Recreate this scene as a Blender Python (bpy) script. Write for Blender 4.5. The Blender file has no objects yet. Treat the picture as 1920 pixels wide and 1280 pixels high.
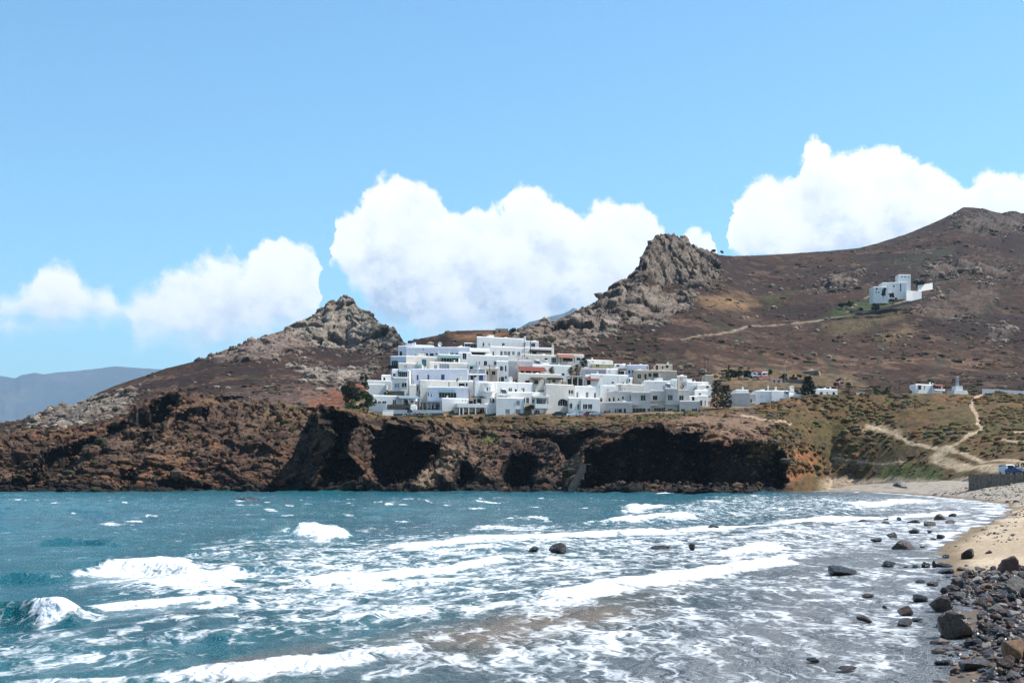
import bpy, bmesh, math, random
import numpy as np
from mathutils import Vector, Matrix

# ------------------------------------------------------------------ camera, sky, sun, exposure
scene = bpy.context.scene
COL = scene.collection
F, CX, HY, CH = 2667.0, 960.0, 901.0, 3.0        # focal length in photo pixels, centre column, horizon row, eye height
cam_d = bpy.data.cameras.new('camera')
cam = bpy.data.objects.new('camera', cam_d); COL.objects.link(cam)
cam.location = (0, 0, CH); cam.rotation_euler = (math.pi/2, 0, 0)
cam_d.sensor_width = 36.0; cam_d.lens = F/1920*36
cam_d.shift_y = (HY-640)/1920
cam_d.clip_start = 0.5; cam_d.clip_end = 60000
scene.camera = cam
SUN_AZ, SUN_EL = math.radians(78), math.radians(56)
sd = Vector((math.cos(SUN_EL)*math.sin(SUN_AZ), math.cos(SUN_EL)*math.cos(SUN_AZ), math.sin(SUN_EL)))
sun_d = bpy.data.lights.new('sun', 'SUN'); sun_d.energy = 5.0; sun_d.angle = math.radians(0.53); sun_d.color = (1.0, 0.95, 0.87)
sun = bpy.data.objects.new('sun', sun_d); COL.objects.link(sun)
sun.rotation_euler = (-sd).to_track_quat('-Z', 'Y').to_euler(); sun.location = (200, 300, 400)
scene.view_settings.view_transform = 'Standard'; scene.view_settings.look = 'None'
scene.view_settings.exposure = 0.48; scene.view_settings.gamma = 1.0
scene.render.engine = 'CYCLES'
cy = scene.cycles
cy.use_denoising = True; cy.max_bounces = 5; cy.diffuse_bounces = 2; cy.glossy_bounces = 2; cy.transmission_bounces = 2
cy.volume_bounces = 0; cy.transparent_max_bounces = 6; cy.use_adaptive_sampling = True; cy.adaptive_threshold = 0.02
cy.denoiser = 'OPENIMAGEDENOISE'; cy.denoising_input_passes = 'RGB_ALBEDO_NORMAL'; cy.denoising_prefilter = 'FAST'
cy.sample_clamp_direct = 12.0; cy.sample_clamp_indirect = 4.0

# ---- node helper
class NB:
    def __init__(s, nt): s.nt = nt
    def new(s, t, **kw):
        n = s.nt.nodes.new(t)
        for k, v in kw.items(): setattr(n, k, v)
        return n
    def inp(s, sock, v):
        if isinstance(v, bpy.types.NodeSocket): s.nt.links.new(v, sock)
        elif v is not None: sock.default_value = v
    def math(s, op, a, b=None, c=None, clamp=False):
        n = s.new('ShaderNodeMath', operation=op); n.use_clamp = clamp
        s.inp(n.inputs[0], a); s.inp(n.inputs[1], b)
        if c is not None: s.inp(n.inputs[2], c)
        return n.outputs[0]
    def vmath(s, op, a, b=None):
        n = s.new('ShaderNodeVectorMath', operation=op); s.inp(n.inputs[0], a)
        if b is not None: s.inp(n.inputs[1], b)
        return n.outputs['Value'] if op in ('LENGTH', 'DOT_PRODUCT', 'DISTANCE') else n.outputs['Vector']
    def ss(s, v, a, b):
        n = s.new('ShaderNodeMapRange', interpolation_type='SMOOTHSTEP'); s.inp(n.inputs[0], v)
        s.inp(n.inputs[1], a); s.inp(n.inputs[2], b); return n.outputs[0]
    def mix(s, f, a, b, mode='MIX'):
        n = s.new('ShaderNodeMix', data_type='RGBA', blend_type=mode)
        s.inp(n.inputs['Factor'], f); s.inp(n.inputs[6], a); s.inp(n.inputs[7], b); return n.outputs[2]
    def noise(s, vec, scale, detail=4, rough=0.55, dim='3D', dist=0.0):
        n = s.new('ShaderNodeTexNoise', noise_dimensions=dim)
        if vec is not None: s.inp(n.inputs['Vector'], vec)
        n.inputs['Scale'].default_value = scale; n.inputs['Detail'].default_value = detail
        n.inputs['Roughness'].default_value = rough; n.inputs['Distortion'].default_value = dist
        return n
    def rgb(s, c): return (c[0], c[1], c[2], 1.0)

def pa(px): return math.atan((px-CX)/F)
def pe(px, py): return (HY-py)/F*math.cos(pa(px))

# ---- world: Nishita sky with cumulus banks fixed by direction
world = bpy.data.worlds.new('World'); scene.world = world; world.use_nodes = True
SKY = 0.1
def build_world():
    nt = world.node_tree; nb = NB(nt); bg = nt.nodes['Background']
    sk = nb.new('ShaderNodeTexSky', sky_type='NISHITA'); sk.sun_disc = False
    sk.sun_elevation = SUN_EL; sk.sun_rotation = SUN_AZ; sk.altitude = 0
    sk.air_density = 1.0; sk.dust_density = 0.35; sk.ozone_density = 2.5
    tc = nb.new('ShaderNodeTexCoord').outputs['Generated']
    d = nb.vmath('NORMALIZE', tc)
    sp = nb.new('ShaderNodeSeparateXYZ'); nb.inp(sp.inputs[0], d)
    x, y, z = sp.outputs
    az = nb.math('ARCTAN2', x, y)
    rr = nb.math('SQRT', nb.math('ADD', nb.math('MULTIPLY', x, x), nb.math('MULTIPLY', y, y)))
    el = nb.math('DIVIDE', z, nb.math('MAXIMUM', rr, 0.02))
    cp = nb.new('ShaderNodeCombineXYZ'); nb.inp(cp.inputs[0], az); nb.inp(cp.inputs[1], el); p0 = cp.outputs[0]
    # billowy domain warp
    n1 = nb.noise(p0, 16, 3, 0.5); n2 = nb.noise(p0, 55, 5, 0.6)
    w1 = nb.vmath('SCALE', nb.vmath('SUBTRACT', n1.outputs['Color'], (0.5, 0.5, 0.5)));  w1.node.inputs['Scale'].default_value = 0.022
    w2 = nb.vmath('SCALE', nb.vmath('SUBTRACT', n2.outputs['Color'], (0.5, 0.5, 0.5)));  w2.node.inputs['Scale'].default_value = 0.016
    p = nb.vmath('ADD', p0, nb.vmath('ADD', w1, w2))
    TOP = [(-150,560),(-60,575),(0,548),(32,532),(40,512),(66,502),(74,477),(100,468),(135,482),(150,510),(166,522),(214,528),(232,556),(246,552),(262,536),(290,520),(310,493),(345,480),(375,478),
      (400,468),(430,467),(452,492),(468,482),(476,456),(500,441),(540,434),(575,446),(592,470),(599,500),(602,700),(612,700),(618,400),(630,388),(660,378),(680,365),(692,345),(715,328),(760,322),(800,335),(820,350),(840,380),(856,383),(880,370),
      (920,372),(945,365),(960,350),(990,347),(1015,352),(1035,370),(1065,380),(1080,400),(1100,390),(1120,375),(1150,370),(1180,368),(1215,378),(1228,395),(1245,420),(1260,440),(1276,482),(1286,440),(1310,428),(1328,434),(1338,452),(1342,700),(1354,700),
      (1358,400),(1370,376),(1385,350),(1410,326),(1440,312),(1470,320),(1492,326),(1504,300),(1510,276),(1526,266),(1545,276),(1556,300),(1580,297),(1600,295),(1620,280),(1660,270),(1700,280),(1730,295),(1760,310),(1790,338),(1806,352),
      (1826,335),(1850,318),(1880,322),(1920,325),(2000,330),(2090,380)]
    BASE = [(-150,630),(0,628),(200,630),(236,640),(244,672),(400,680),(500,664),(598,634),(603,566),(610,500),(650,540),(690,600),(720,645),(800,660),(1000,660),(1100,610),(1200,570),(1278,486),(1300,482),(1344,490),(1351,470),
      (1400,500),(1450,505),(1550,500),(1650,490),(1920,470),(2090,500)]
    A0, A1, E1 = -0.42, 0.42, 0.35
    def curve(pts):
        n = nb.new('ShaderNodeFloatCurve'); cu = n.mapping.curves[0]
        q = [((pa(x)-A0)/(A1-A0), pe(x, y)/E1) for x, y in pts]
        cu.points[0].location = (0.0, q[0][1]); cu.points[1].location = (1.0, q[-1][1])
        for u, v in q: cu.points.new(u, v)
        for pt in cu.points: pt.handle_type = 'VECTOR'
        n.mapping.update(); sp2 = nb.new('ShaderNodeSeparateXYZ'); nb.inp(sp2.inputs[0], p)
        nb.inp(n.inputs['Value'], nb.math('DIVIDE', nb.math('SUBTRACT', sp2.outputs[0], A0), A1-A0, clamp=True))
        return nb.math('MULTIPLY', n.outputs[0], E1), sp2.outputs[1]
    top, ew = curve(TOP); bas, ew2 = curve(BASE)
    acc = nb.math('MINIMUM', nb.math('MULTIPLY', nb.math('SUBTRACT', top, ew), F/55), nb.math('MULTIPLY', nb.math('SUBTRACT', ew, bas), F/75))
    acc = nb.math('SUBTRACT', acc, nb.math('MULTIPLY', nb.ss(nb.math('ABSOLUTE', az), 0.38, 0.42), 9.0))
    # cumulus banks carry on all round the horizon beyond the frame
    nbk = nb.noise(nb.vmath('MULTIPLY', d, (1.0, 1.0, 2.2)), 4.2, 5, 0.55)
    band = nb.math('MULTIPLY', nb.ss(el, 0.0, 0.05), nb.math('SUBTRACT', 1.0, nb.ss(el, 0.12, 0.34)))
    away = nb.ss(nb.math('ABSOLUTE', az), 0.42, 0.55)
    gen = nb.math('SUBTRACT', nb.math('MULTIPLY', nb.math('MULTIPLY', nbk.outputs['Fac'], band), 4.6), 1.7)
    gen = nb.math('SUBTRACT', nb.math('MULTIPLY', nb.math('ADD', gen, 3.0), away), 3.0)
    acc = nb.math('MAXIMUM', acc, gen)
    n3 = nb.noise(p0, 95, 6, 0.62); n4 = nb.noise(p0, 24, 5, 0.6)
    det = nb.math('ADD', nb.math('MULTIPLY', nb.math('SUBTRACT', n3.outputs['Fac'], 0.5), 0.8), nb.math('MULTIPLY', nb.math('SUBTRACT', n4.outputs['Fac'], 0.5), 1.0))
    dens = nb.math('ADD', acc, det)
    low = nb.ss(ew, 0.175, 0.10)
    alpha = nb.ss(dens, -0.06, nb.math('ADD', 0.27, nb.math('MULTIPLY', low, 0.75)))
    alpha = nb.math('MULTIPLY', alpha, nb.math('SUBTRACT', 1.0, nb.math('MULTIPLY', nb.ss(ew, 0.120, 0.060), 0.5)))
    # self shading: density further towards the sun (up and right) dims the cloud, more so deep under its top
    nsh = nb.noise(nb.vmath('ADD', p0, (0.012, 0.016, 0.0)), 24, 5, 0.6)
    n6 = nb.noise(p0, 34, 6, 0.6)
    sh = nb.math('SUBTRACT', nsh.outputs['Fac'], n4.outputs['Fac'])
    deepc = nb.math('MULTIPLY', nb.math('SUBTRACT', top, ew), F/230, clamp=True)
    shade = nb.math('ADD', nb.math('MULTIPLY', nb.ss(sh, -0.06, 0.20), 0.55), nb.math('MULTIPLY', nb.ss(n6.outputs['Fac'], 0.38, 0.66), 0.30))
    shade = nb.math('MULTIPLY', shade, nb.math('ADD', 0.10, nb.math('MULTIPLY', deepc, 1.05)))
    shade = nb.math('ADD', shade, nb.math('MULTIPLY', nb.math('MULTIPLY', deepc, deepc), 0.40), clamp=True)
    ccol = nb.mix(shade, (0.95/SKY, 0.95/SKY, 0.95/SKY, 1), (0.40/SKY, 0.48/SKY, 0.62/SKY, 1))
    tint = nb.mix(1.0, sk.outputs[0], (0.94, 1.34, 1.41, 1), 'MULTIPLY')
    fin = nb.mix(alpha, tint, ccol)
    nb.inp(bg.inputs[0], fin); bg.inputs[1].default_value = SKY
    try: world.cycles.sampling_method = 'NONE'
    except Exception: pass
build_world()

# ------------------------------------------------------------------ helpers
def P(px, py, Y): return (np.asarray(px)-CX)/F*Y, np.asarray(Y)*1.0, CH+(HY-np.asarray(py))/F*Y
def PV(px, py, Y):
    a = P(px, py, Y); return Vector((float(a[0]), float(a[1]), float(a[2])))
rng = np.random.default_rng(7); random.seed(7)

def _h3(ix, iy, iz, seed):
    h = (ix.astype(np.int64)*374761393 + iy.astype(np.int64)*668265263 + iz.astype(np.int64)*2147483647 + seed*1274126177) & 0xffffffff
    h = ((h ^ (h >> 13))*1274126177) & 0xffffffff
    h = (h ^ (h >> 16)) & 0xffffffff
    return h.astype(np.float64)/4294967295.0
def vnoise(x, y, z=None, seed=0):
    """value noise -1..1 with quintic fade"""
    x = np.asarray(x, float); y = np.asarray(y, float)
    two = z is None
    z = np.zeros_like(x) if two else np.asarray(z, float)
    ix, iy, iz = np.floor(x), np.floor(y), np.floor(z)
    fx, fy, fz = x-ix, y-iy, z-iz
    fx = fx*fx*fx*(fx*(fx*6-15)+10); fy = fy*fy*fy*(fy*(fy*6-15)+10); fz = fz*fz*fz*(fz*(fz*6-15)+10)
    def c(a, b, d): return _h3(ix+a, iy+b, iz+d, seed)
    def lay(d):
        a = c(0,0,d)*(1-fx)+c(1,0,d)*fx; b = c(0,1,d)*(1-fx)+c(1,1,d)*fx
        return a*(1-fy)+b*fy
    r = lay(0) if two else lay(0)*(1-fz)+lay(1)*fz
    return r*2-1
def fbm(x, y, z=None, oct=4, lac=2.03, gain=0.5, seed=0, ridged=False):
    a, s, t = 1.0, 0.0, 0.0; x = np.asarray(x, float); y = np.asarray(y, float)
    for o in range(oct):
        n = vnoise(x, y, z, seed+o*17)
        if ridged: n = 1-2*np.abs(n)
        s = s+a*n; t += a; a *= gain
        cs, sn = 0.8*lac, 0.6*lac
        x, y = x*cs-y*sn+13.7, x*sn+y*cs+7.3
        if z is not None: z = np.asarray(z)*lac+3.1
    return s/t
def sstep(v, a, b):
    t = np.clip((v-a)/(b-a), 0, 1); return t*t*(3-2*t)
def inpoly(px, py, poly):
    poly = np.asarray(poly, float); r = np.zeros(px.shape, bool); n = len(poly)
    j = n-1
    for i in range(n):
        xi, yi = poly[i]; xj, yj = poly[j]
        if yi != yj:
            r ^= ((yi > py) != (yj > py)) & (px < (xj-xi)*(py-yi)/(yj-yi)+xi)
        j = i
    return r
def polydist(px, py, pts, closed=False):
    pts = np.asarray(pts, float); d = np.full(px.shape, 1e9); n = len(pts)
    for i in range(n if closed else n-1):
        a, b = pts[i], pts[(i+1) % n]; ab = b-a; l2 = (ab*ab).sum()+1e-12
        t = np.clip(((px-a[0])*ab[0]+(py-a[1])*ab[1])/l2, 0, 1)
        d = np.minimum(d, np.hypot(px-a[0]-t*ab[0], py-a[1]-t*ab[1]))
    return d
def soft(px, py, poly, w):
    """1 inside, falling to 0 over w pixels either side of the edge"""
    x0, y0 = np.min(poly, 0)-w; x1, y1 = np.max(poly, 0)+w
    m = np.zeros(px.shape); s = (px > x0) & (px < x1) & (py > y0) & (py < y1)
    if s.any():
        q, r = px[s], py[s]; d = polydist(q, r, poly, True); d = np.where(inpoly(q, r, poly), d, -d)
        m[s] = sstep(d, -w, w)
    return m
def mat(name): 
    m = bpy.data.materials.new(name); m.use_nodes = True
    nb = NB(m.node_tree); b = m.node_tree.nodes['Principled BSDF']
    return m, nb, b
def grid_mesh(name, X, Y, Z, attrs=None, material=None, smooth=True):
    r, c = X.shape
    co = np.stack([X, Y, Z], -1).reshape(-1, 3).astype(np.float32)
    idx = np.arange(r*c).reshape(r, c)
    q = np.stack([idx[:-1,:-1], idx[:-1,1:], idx[1:,1:], idx[1:,:-1]], -1).reshape(-1, 4)
    return raw_mesh(name, co, q, attrs, material, smooth)
def raw_mesh(name, co, faces, attrs=None, material=None, smooth=True):
    me = bpy.data.meshes.new(name); k = faces.shape[1]; n = len(faces)
    me.vertices.add(len(co)); me.vertices.foreach_set('co', np.ascontiguousarray(co, np.float32).ravel())
    me.loops.add(n*k); me.loops.foreach_set('vertex_index', np.ascontiguousarray(faces, np.int32).ravel())
    me.polygons.add(n); me.polygons.foreach_set('loop_start', np.arange(0, n*k, k, dtype=np.int32))
    me.polygons.foreach_set('use_smooth', np.full(n, smooth))
    for an, av in (attrs or {}).items():
        av = np.asarray(av)
        if av.ndim == 3: av = av.reshape(-1, av.shape[-1])
        if av.ndim == 2 and av.shape[-1] == 3 and av.shape[0] == len(co):
            a = me.attributes.new(an, 'FLOAT_COLOR', 'POINT'); f4 = np.ones((len(co), 4), np.float32); f4[:, :3] = av
            a.data.foreach_set('color', f4.ravel())
        else:
            a = me.attributes.new(an, 'FLOAT', 'POINT'); a.data.foreach_set('value', av.astype(np.float32).ravel())
    me.update(calc_edges=True)
    if material: me.materials.append(material)
    return me
def link(name, me, parent=None, **props):
    o = bpy.data.objects.new(name, me); COL.objects.link(o)
    if parent is not None: o.parent = parent
    for k, v in props.items(): o[k] = v
    return o
def hermite(t, vals):
    """Catmull-Rom through vals (k, n) at t in 0..k-1 (rows)"""
    k = len(vals); i = np.clip(np.floor(t).astype(int), 0, k-2); f = t-i
    out = []
    for ii, ff in zip(i, f):
        p1, p2 = vals[ii], vals[ii+1]; p0 = vals[ii-1] if ii > 0 else 2*p1-p2; p3 = vals[ii+2] if ii+2 < k else 2*p2-p1
        m1 = (p2-p0)*0.4; m2 = (p3-p1)*0.4
        f2, f3 = ff*ff, ff**3
        out.append((2*f3-3*f2+1)*p1+(f3-2*f2+ff)*m1+(-2*f3+3*f2)*p2+(f3-f2)*m2)
    return np.array(out)
def lerpc(c0, c1, t): return np.asarray(c0)+(np.asarray(c1)-np.asarray(c0))*t[..., None]
def C3(*v): return np.array(v, float)

def facets(x, y, z, seed=0):
    """angular blocks: each cell of a jittered lattice is its own tilted plane; returns (height -1..1, distance to the next block)"""
    sh = x.shape; x, y, z = (np.ravel(v).astype(float) for v in (x, y, z))
    ix, iy, iz = np.floor(x), np.floor(y), np.floor(z)
    b1 = np.full(x.shape, 9.0); b2 = b1.copy(); hh = np.zeros(x.shape)
    for a in (-1, 0, 1):
        for b in (-1, 0, 1):
            for c in (-1, 0, 1):
                jx, jy, jz = ix+a, iy+b, iz+c
                ox = jx+_h3(jx, jy, jz, seed); oy = jy+_h3(jx, jy, jz, seed+1); oz = jz+_h3(jx, jy, jz, seed+2)
                dx, dy, dz = x-ox, y-oy, z-oz; d = np.sqrt(dx*dx+dy*dy+dz*dz)
                t1 = _h3(jx, jy, jz, seed+3)*2-1; t2 = _h3(jx, jy, jz, seed+4)*2-1; t3 = _h3(jx, jy, jz, seed+5)*2-1
                h = t1*0.7+(dx*t2+dy*t3+dz*(t1-t2)*0.7)*1.1
                n = d < b1; b2 = np.where(n, b1, np.minimum(b2, d)); hh = np.where(n, h, hh); b1 = np.where(n, d, b1)
    return hh.reshape(sh), (b2-b1).reshape(sh)

# ------------------------------------------------------------------ land materials
def ground_mat(name, s1, s2, bump, spec=0.15, contrast=0.45):
    m, nb, b = mat(name)
    at = nb.new('ShaderNodeAttribute', attribute_name='col').outputs['Color']
    pos = nb.new('ShaderNodeNewGeometry').outputs['Position']
    n1 = nb.noise(pos, s1, 5, 0.65); n2 = nb.noise(pos, s2, 3, 0.6); n5 = nb.noise(pos, s2*0.45, 4, 0.7)
    v = nb.math('ADD', nb.math('MULTIPLY', nb.math('SUBTRACT', n1.outputs['Fac'], 0.5), 2.2*contrast), nb.math('MULTIPLY', nb.math('SUBTRACT', n2.outputs['Fac'], 0.5), 2.4*contrast))
    v = nb.math('ADD', v, nb.math('MULTIPLY', nb.ss(n5.outputs['Fac'], 0.56, 0.68), 1.6*contrast))        # bare stones
    v = nb.math('SUBTRACT', v, nb.math('MULTIPLY', nb.ss(n5.outputs['Fac'], 0.46, 0.36), 1.1*contrast))   # low dark cushions of scrub
    v = nb.math('MAXIMUM', nb.math('ADD', v, 0.92), 0.16)
    cv = nb.new('ShaderNodeCombineColor'); [nb.inp(cv.inputs[i], v) for i in range(3)]
    nb.inp(b.inputs['Base Color'], nb.mix(1.0, at, cv.outputs[0], 'MULTIPLY'))
    b.inputs['Roughness'].default_value = 0.95; b.inputs['Specular IOR Level'].default_value = spec
    bp = nb.new('ShaderNodeBump'); bp.inputs['Strength'].default_value = 0.8; bp.inputs['Distance'].default_value = bump
    nb.inp(bp.inputs['Height'], nb.math('ADD', n1.outputs['Fac'], nb.math('MULTIPLY', n2.outputs['Fac'], 0.35)))
    nb.inp(b.inputs['Normal'], bp.outputs[0])
    return m
M_HILL = ground_mat('hillside', 0.16, 0.7, 1.6)
M_LAND = ground_mat('headland_rock', 0.33, 1.5, 0.8)
M_FAR = ground_mat('far_mountain', 0.004, 0.02, 10, contrast=0.4)

SKYLINE = [(-160,805),(-100,800),(0,797),(40,792),(62,783),(72,780),(119,759),(141,765-4),(188,734),(219,721),(281,702),(312,691),(375,676),(406,662),(446,647),(467,637),
 (502,627),(520,622),(546,612),(568,602),(581,592),(599,581),(616,568),(634,564),(640,556),(647,553),(656,556),(664,560),(675,578),(695,585),(700,592),(704,601),(717,610),(743,618),
 (752,634),(758,645),(765,643),(778,638),(817,630),(839,623),(864,620),(896,619),(930,619),(970,621),(985,611),(1005,607),(1020,603),(1033,607),(1062,591),(1080,581),(1115,568),(1127,555),(1145,541),
 (1162,525),(1173,522),(1185,508),(1197,496),(1202,482),(1211,467),(1220,452),(1232,442),(1246,435),(1255,436),(1264,438),(1278,442),(1290,444),(1299,458),(1312,466),(1328,471),(1348,477),
 (1377,480),(1407,480),(1500,475),(1611,465),(1644,457),(1698,439),(1747,419),(1787,400),(1806,389),(1825,390),(1847,392),(1860,396),(1877,400),(1890,397),(1901,396),(1920,400),(2000,408),(2120,420)]
# columns: px, then (row, depth) for foot, lower slope, upper slope; ridge depth
HC = [(-160,(830,480),(818,560),(812,650),720),(0,(830,480),(815,560),(806,640),700),(70,(825,480),(808,560),(797,640),720),(140,(820,490),(795,570),(780,650),740),
 (190,(810,490),(780,580),(757,680),780),(280,(790,490),(760,590),(731,700),820),(400,(775,500),(735,620),(700,740),860),(500,(768,500),(725,640),(678,780),900),
 (570,(768,500),(725,640),(665,850),960),(650,(770,500),(725,640),(657,880),985),(700,(770,500),(725,640),(652,870),950),(750,(770,520),(720,640),(668,800),880),
 (770,(770,520),(715,620),(670,720),800),(840,(770,520),(700,600),(660,680),740),(960,(760,560),(700,600),(655,660),720),(1000,(750,560),(690,610),(650,670),760),
 (1060,(745,560),(690,620),(640,700),800),(1120,(745,560),(690,620),(622,745),840),(1200,(745,550),(690,640),(592,800),890),(1255,(745,550),(680,660),(546,885),940),
 (1310,(745,540),(680,660),(548,905),1000),(1350,(745,530),(680,670),(560,905),1080),(1420,(745,520),(680,680),(582,900),1180),(1600,(745,510),(690,680),(580,880),1280),
 (1700,(745,510),(690,680),(570,900),1350),(1806,(745,510),(690,690),(560,930),1450),(1920,(745,510),(690,700),(560,950),1480),(2120,(745,510),(690,700),(560,950),1480)]
hcx = np.array([c[0] for c in HC], float)
def hills_base(px, t):
    """world position arrays of the hill surface; rows t 0..3 (foot..ridge), up to 4 behind"""
    sx = np.array(SKYLINE, float)
    rp = np.interp(px, sx[:,0], sx[:,1]); rY = np.interp(px, hcx, [c[4] for c in HC])
    ys, zs = [], []
    for k in (1, 2, 3):
        y = np.interp(px, hcx, [c[k][1] for c in HC]); r = np.interp(px, hcx, [c[k][0] for c in HC])
        ys.append(y); zs.append(CH+(HY-r)/F*y)
    ys.append(rY); zs.append(CH+(HY-rp)/F*rY)
    ys.append(rY+260); zs.append(zs[3]-70)
    yy = np.array(ys); zz = np.array(zs)
    a = np.minimum(t, 3.0)
    Yg = hermite(a, yy[:4]); Zg = hermite(a, zz[:4])
    b = t > 3.0
    if b.any():
        f = (t[b]-3.0)[:, None]; Yg[b] = yy[3]+(yy[4]-yy[3])*f; Zg[b] = zz[3]+(zz[4]-zz[3])*np.sqrt(f)
    return (px-CX)/F*Yg, Yg, Zg
ROCKY = [ # rocky crags: polygon in the photo, displacement, colour
 ([(528,623),(560,602),(590,582),(616,564),(645,548),(668,555),(680,576),(700,590),(720,606),(745,612),(760,640),(757,650),(715,653),(690,655),(620,650),(585,637),(560,628)], 4.6, (0.36,0.30,0.235)),
 ([(545,690),(580,684),(620,694),(670,696),(700,688),(690,708),(640,716),(590,712)], 2.5, (0.25,0.205,0.165)),
 ([(380,672),(440,645),(505,622),(545,612),(560,625),(600,645),(560,660),(500,672),(440,680)], 3.0, (0.19,0.14,0.115)),
 ([(1040,612),(1070,588),(1112,568),(1130,550),(1165,522),(1200,484),(1222,448),(1248,430),(1292,442),(1302,458),(1335,474),(1348,500),(1352,528),(1310,540),(1285,545),(1250,538),(1215,525),(1190,540),(1170,560),(1168,620),(1120,632),(1085,628),(1060,622)], 5.8, (0.22,0.175,0.14)),
 ([(1170,560),(1200,535),(1260,545),(1300,560),(1290,580),(1250,600),(1180,610)], 3.5, (0.21,0.165,0.13)),
 ([(955,640),(985,610),(1020,602),(1045,612),(1100,632),(1090,650),(1010,640)], 3.0, (0.20,0.155,0.12)),
 ([(1525,545),(1560,520),(1610,512),(1600,530),(1550,546)], 4.0, (0.16,0.122,0.098)),
 ([(1740,500),(1790,486),(1850,490),(1900,505),(1880,516),(1800,512),(1750,520)], 4.0, (0.145,0.108,0.085)),
 ([(1790,410),(1850,400),(1915,398),(1925,430),(1860,440),(1790,428)], 4.0, (0.10,0.075,0.062)),
 ([(1810,540),(1850,530),(1870,545),(1860,580),(1780,600),(1690,590),(1740,565)], 2.0, (0.125,0.085,0.06)),
 ([(1850,620),(1890,610),(1900,630),(1870,650)], 3.0, (0.14,0.105,0.085)),
 ([(60,800),(110,770),(160,745),(230,745),(250,752),(230,775),(170,790),(120,803)], 3.0, (0.27,0.225,0.185))]
TRACKS = [[(1270,640),(1330,630),(1400,615),(1450,607),(1490,602),(1530,600),(1560,592)],[(1560,592),(1640,580),(1690,566),(1770,553)],[(1585,585),(1640,545)]]
hpx = np.linspace(-160, 2110, 1180); ht = np.concatenate([np.linspace(0, 3, 300), np.linspace(3, 4, 14)[1:]])
def build_hills():
    X, Y, Z = hills_base(hpx, ht)
    px = np.broadcast_to(hpx, X.shape); py = HY-(Z-CH)*F/Y
    behind = np.broadcast_to(ht[:, None] > 3.001, X.shape)
    rock = np.zeros(X.shape); ramp = np.zeros(X.shape); rcol = np.zeros(X.shape+(3,))
    wx = px+fbm(X/14, Z/14, Y/14, oct=3, seed=5)*14; wy = py+fbm(X/14, Z/14, Y/14, oct=3, seed=9)*10
    for poly, amp, c in ROCKY:
        w = soft(wx, wy, poly, 7); w2 = soft(px, py, poly, 6)
        rcol = np.where((w > rock)[..., None], np.array(c), rcol); rock = np.maximum(rock, w); ramp = np.maximum(ramp, w2*amp)
    # relief: rolling ground, rock ribs and blocks
    g = fbm(X/60, Y/60, oct=4, seed=21)*3.0+fbm(X/9, Y/9, oct=3, seed=33)*0.7+np.maximum(fbm(X/4.2, Y/4.2, oct=2, seed=35), 0)*0.8
    ridge_fade = 1-0.75*sstep(np.broadcast_to(ht[:, None], X.shape), 2.75, 3.0)
    rr = np.zeros(X.shape); blk = np.zeros(X.shape); ck = np.ones(X.shape); s = ramp > 0.01
    qx, qy, qz = X[s]+fbm(X[s]/12, Y[s]/12, Z[s]/12, oct=2, seed=43)*4, Y[s], Z[s]+0.5*X[s]*0
    h1, e1 = facets((qx+qz*0.5)/24, qy/30, (qz-0.4*qx)/17, 41); h2, e2 = facets((qx+qz*0.6)/9, qy/11, (qz-0.5*qx)/6.5, 47); h3, e3 = facets(qx/3.6, qy/4.5, qz/2.8, 53)
    rr[s] = h1*0.75+h2*0.35; blk[s] = h2*0.5+h3*0.5; ck[s] = np.minimum(sstep(e1, 0, 0.10), np.minimum(sstep(e2, 0, 0.12), 0.4+0.6*sstep(e3, 0, 0.15)))
    Zd = Z+g*ridge_fade*(1-0.5*rock)+ramp*(rr*0.55+0.1)*(0.25+0.75*ridge_fade)+ramp*blk*0.16*(0.4+0.6*ridge_fade)-ramp*0.22*(1-ck)
    Yd = Y-ramp*(rr*0.9+blk*0.30-0.25*(1-ck))
    Xd = X+ramp*0.3*fbm(X/15, Y/15, Z/12, oct=3, seed=53)
    # colours
    n1 = fbm(X/120, Y/120, oct=4, seed=61); n2 = fbm(X/28, Y/28, oct=4, seed=67); n3 = fbm(X/5, Y/5, oct=3, seed=71)
    col = lerpc((0.041,0.020,0.0125), (0.072,0.036,0.021), sstep(n1+0.5*n2, -0.35, 0.45))
    col = lerpc(col, (0.145,0.092,0.058), sstep(n3+n2*0.8, 0.25, 0.62)*0.75)
    col = lerpc(col, (0.038,0.028,0.020), sstep(-n3-0.2*n2, 0.15, 0.5)*0.75)
    # golden dry grass hollows
    for poly, c, s in (([(1310,566),(1360,556),(1420,570),(1400,582),(1330,582)], (0.26,0.155,0.075), 0.8), ([(1640,636),(1700,612),(1712,622),(1680,640)], (0.22,0.145,0.065), .7),
        ([(1550,600),(1640,590),(1700,570),(1690,600),(1600,625),(1540,615)], (0.16,0.115,0.055), .6), ([(840,628),(960,620),(970,632),(860,642)], (0.27,0.135,0.065), .8),
        ([(1340,690),(1600,700),(1640,735),(1500,745),(1400,735),(1330,720)], (0.21,0.145,0.075), .7), ([(560,735),(660,718),(720,730),(640,768),(560,770)], (0.24,0.095,0.05), .7),
        ([(420,735),(540,728),(640,722),(560,760),(440,770)], (0.15,0.10,0.085), .6), ([(1540,596),(1570,575),(1640,562),(1700,558),(1660,578),(1600,590)], (0.05,0.065,0.02), 1.),
        ([(1425,565),(1470,555),(1490,552),(1440,572)], (0.09,0.105,0.03), .6), ([(1660,490),(1720,478),(1790,466),(1790,476),(1700,494)], (0.055,0.065,0.035), .7)):
        col = lerpc(col, c, soft(wx, wy, poly, 9)*s)
    rk = rcol*(1+0.35*blk[..., None]+0.2*n3[..., None])
    col = col+(rk-col)*(rock*sstep(rock+0.7*n2+0.3*rr, 0.1, 0.7))[..., None]
    crack = (1-ck)*rock
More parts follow.
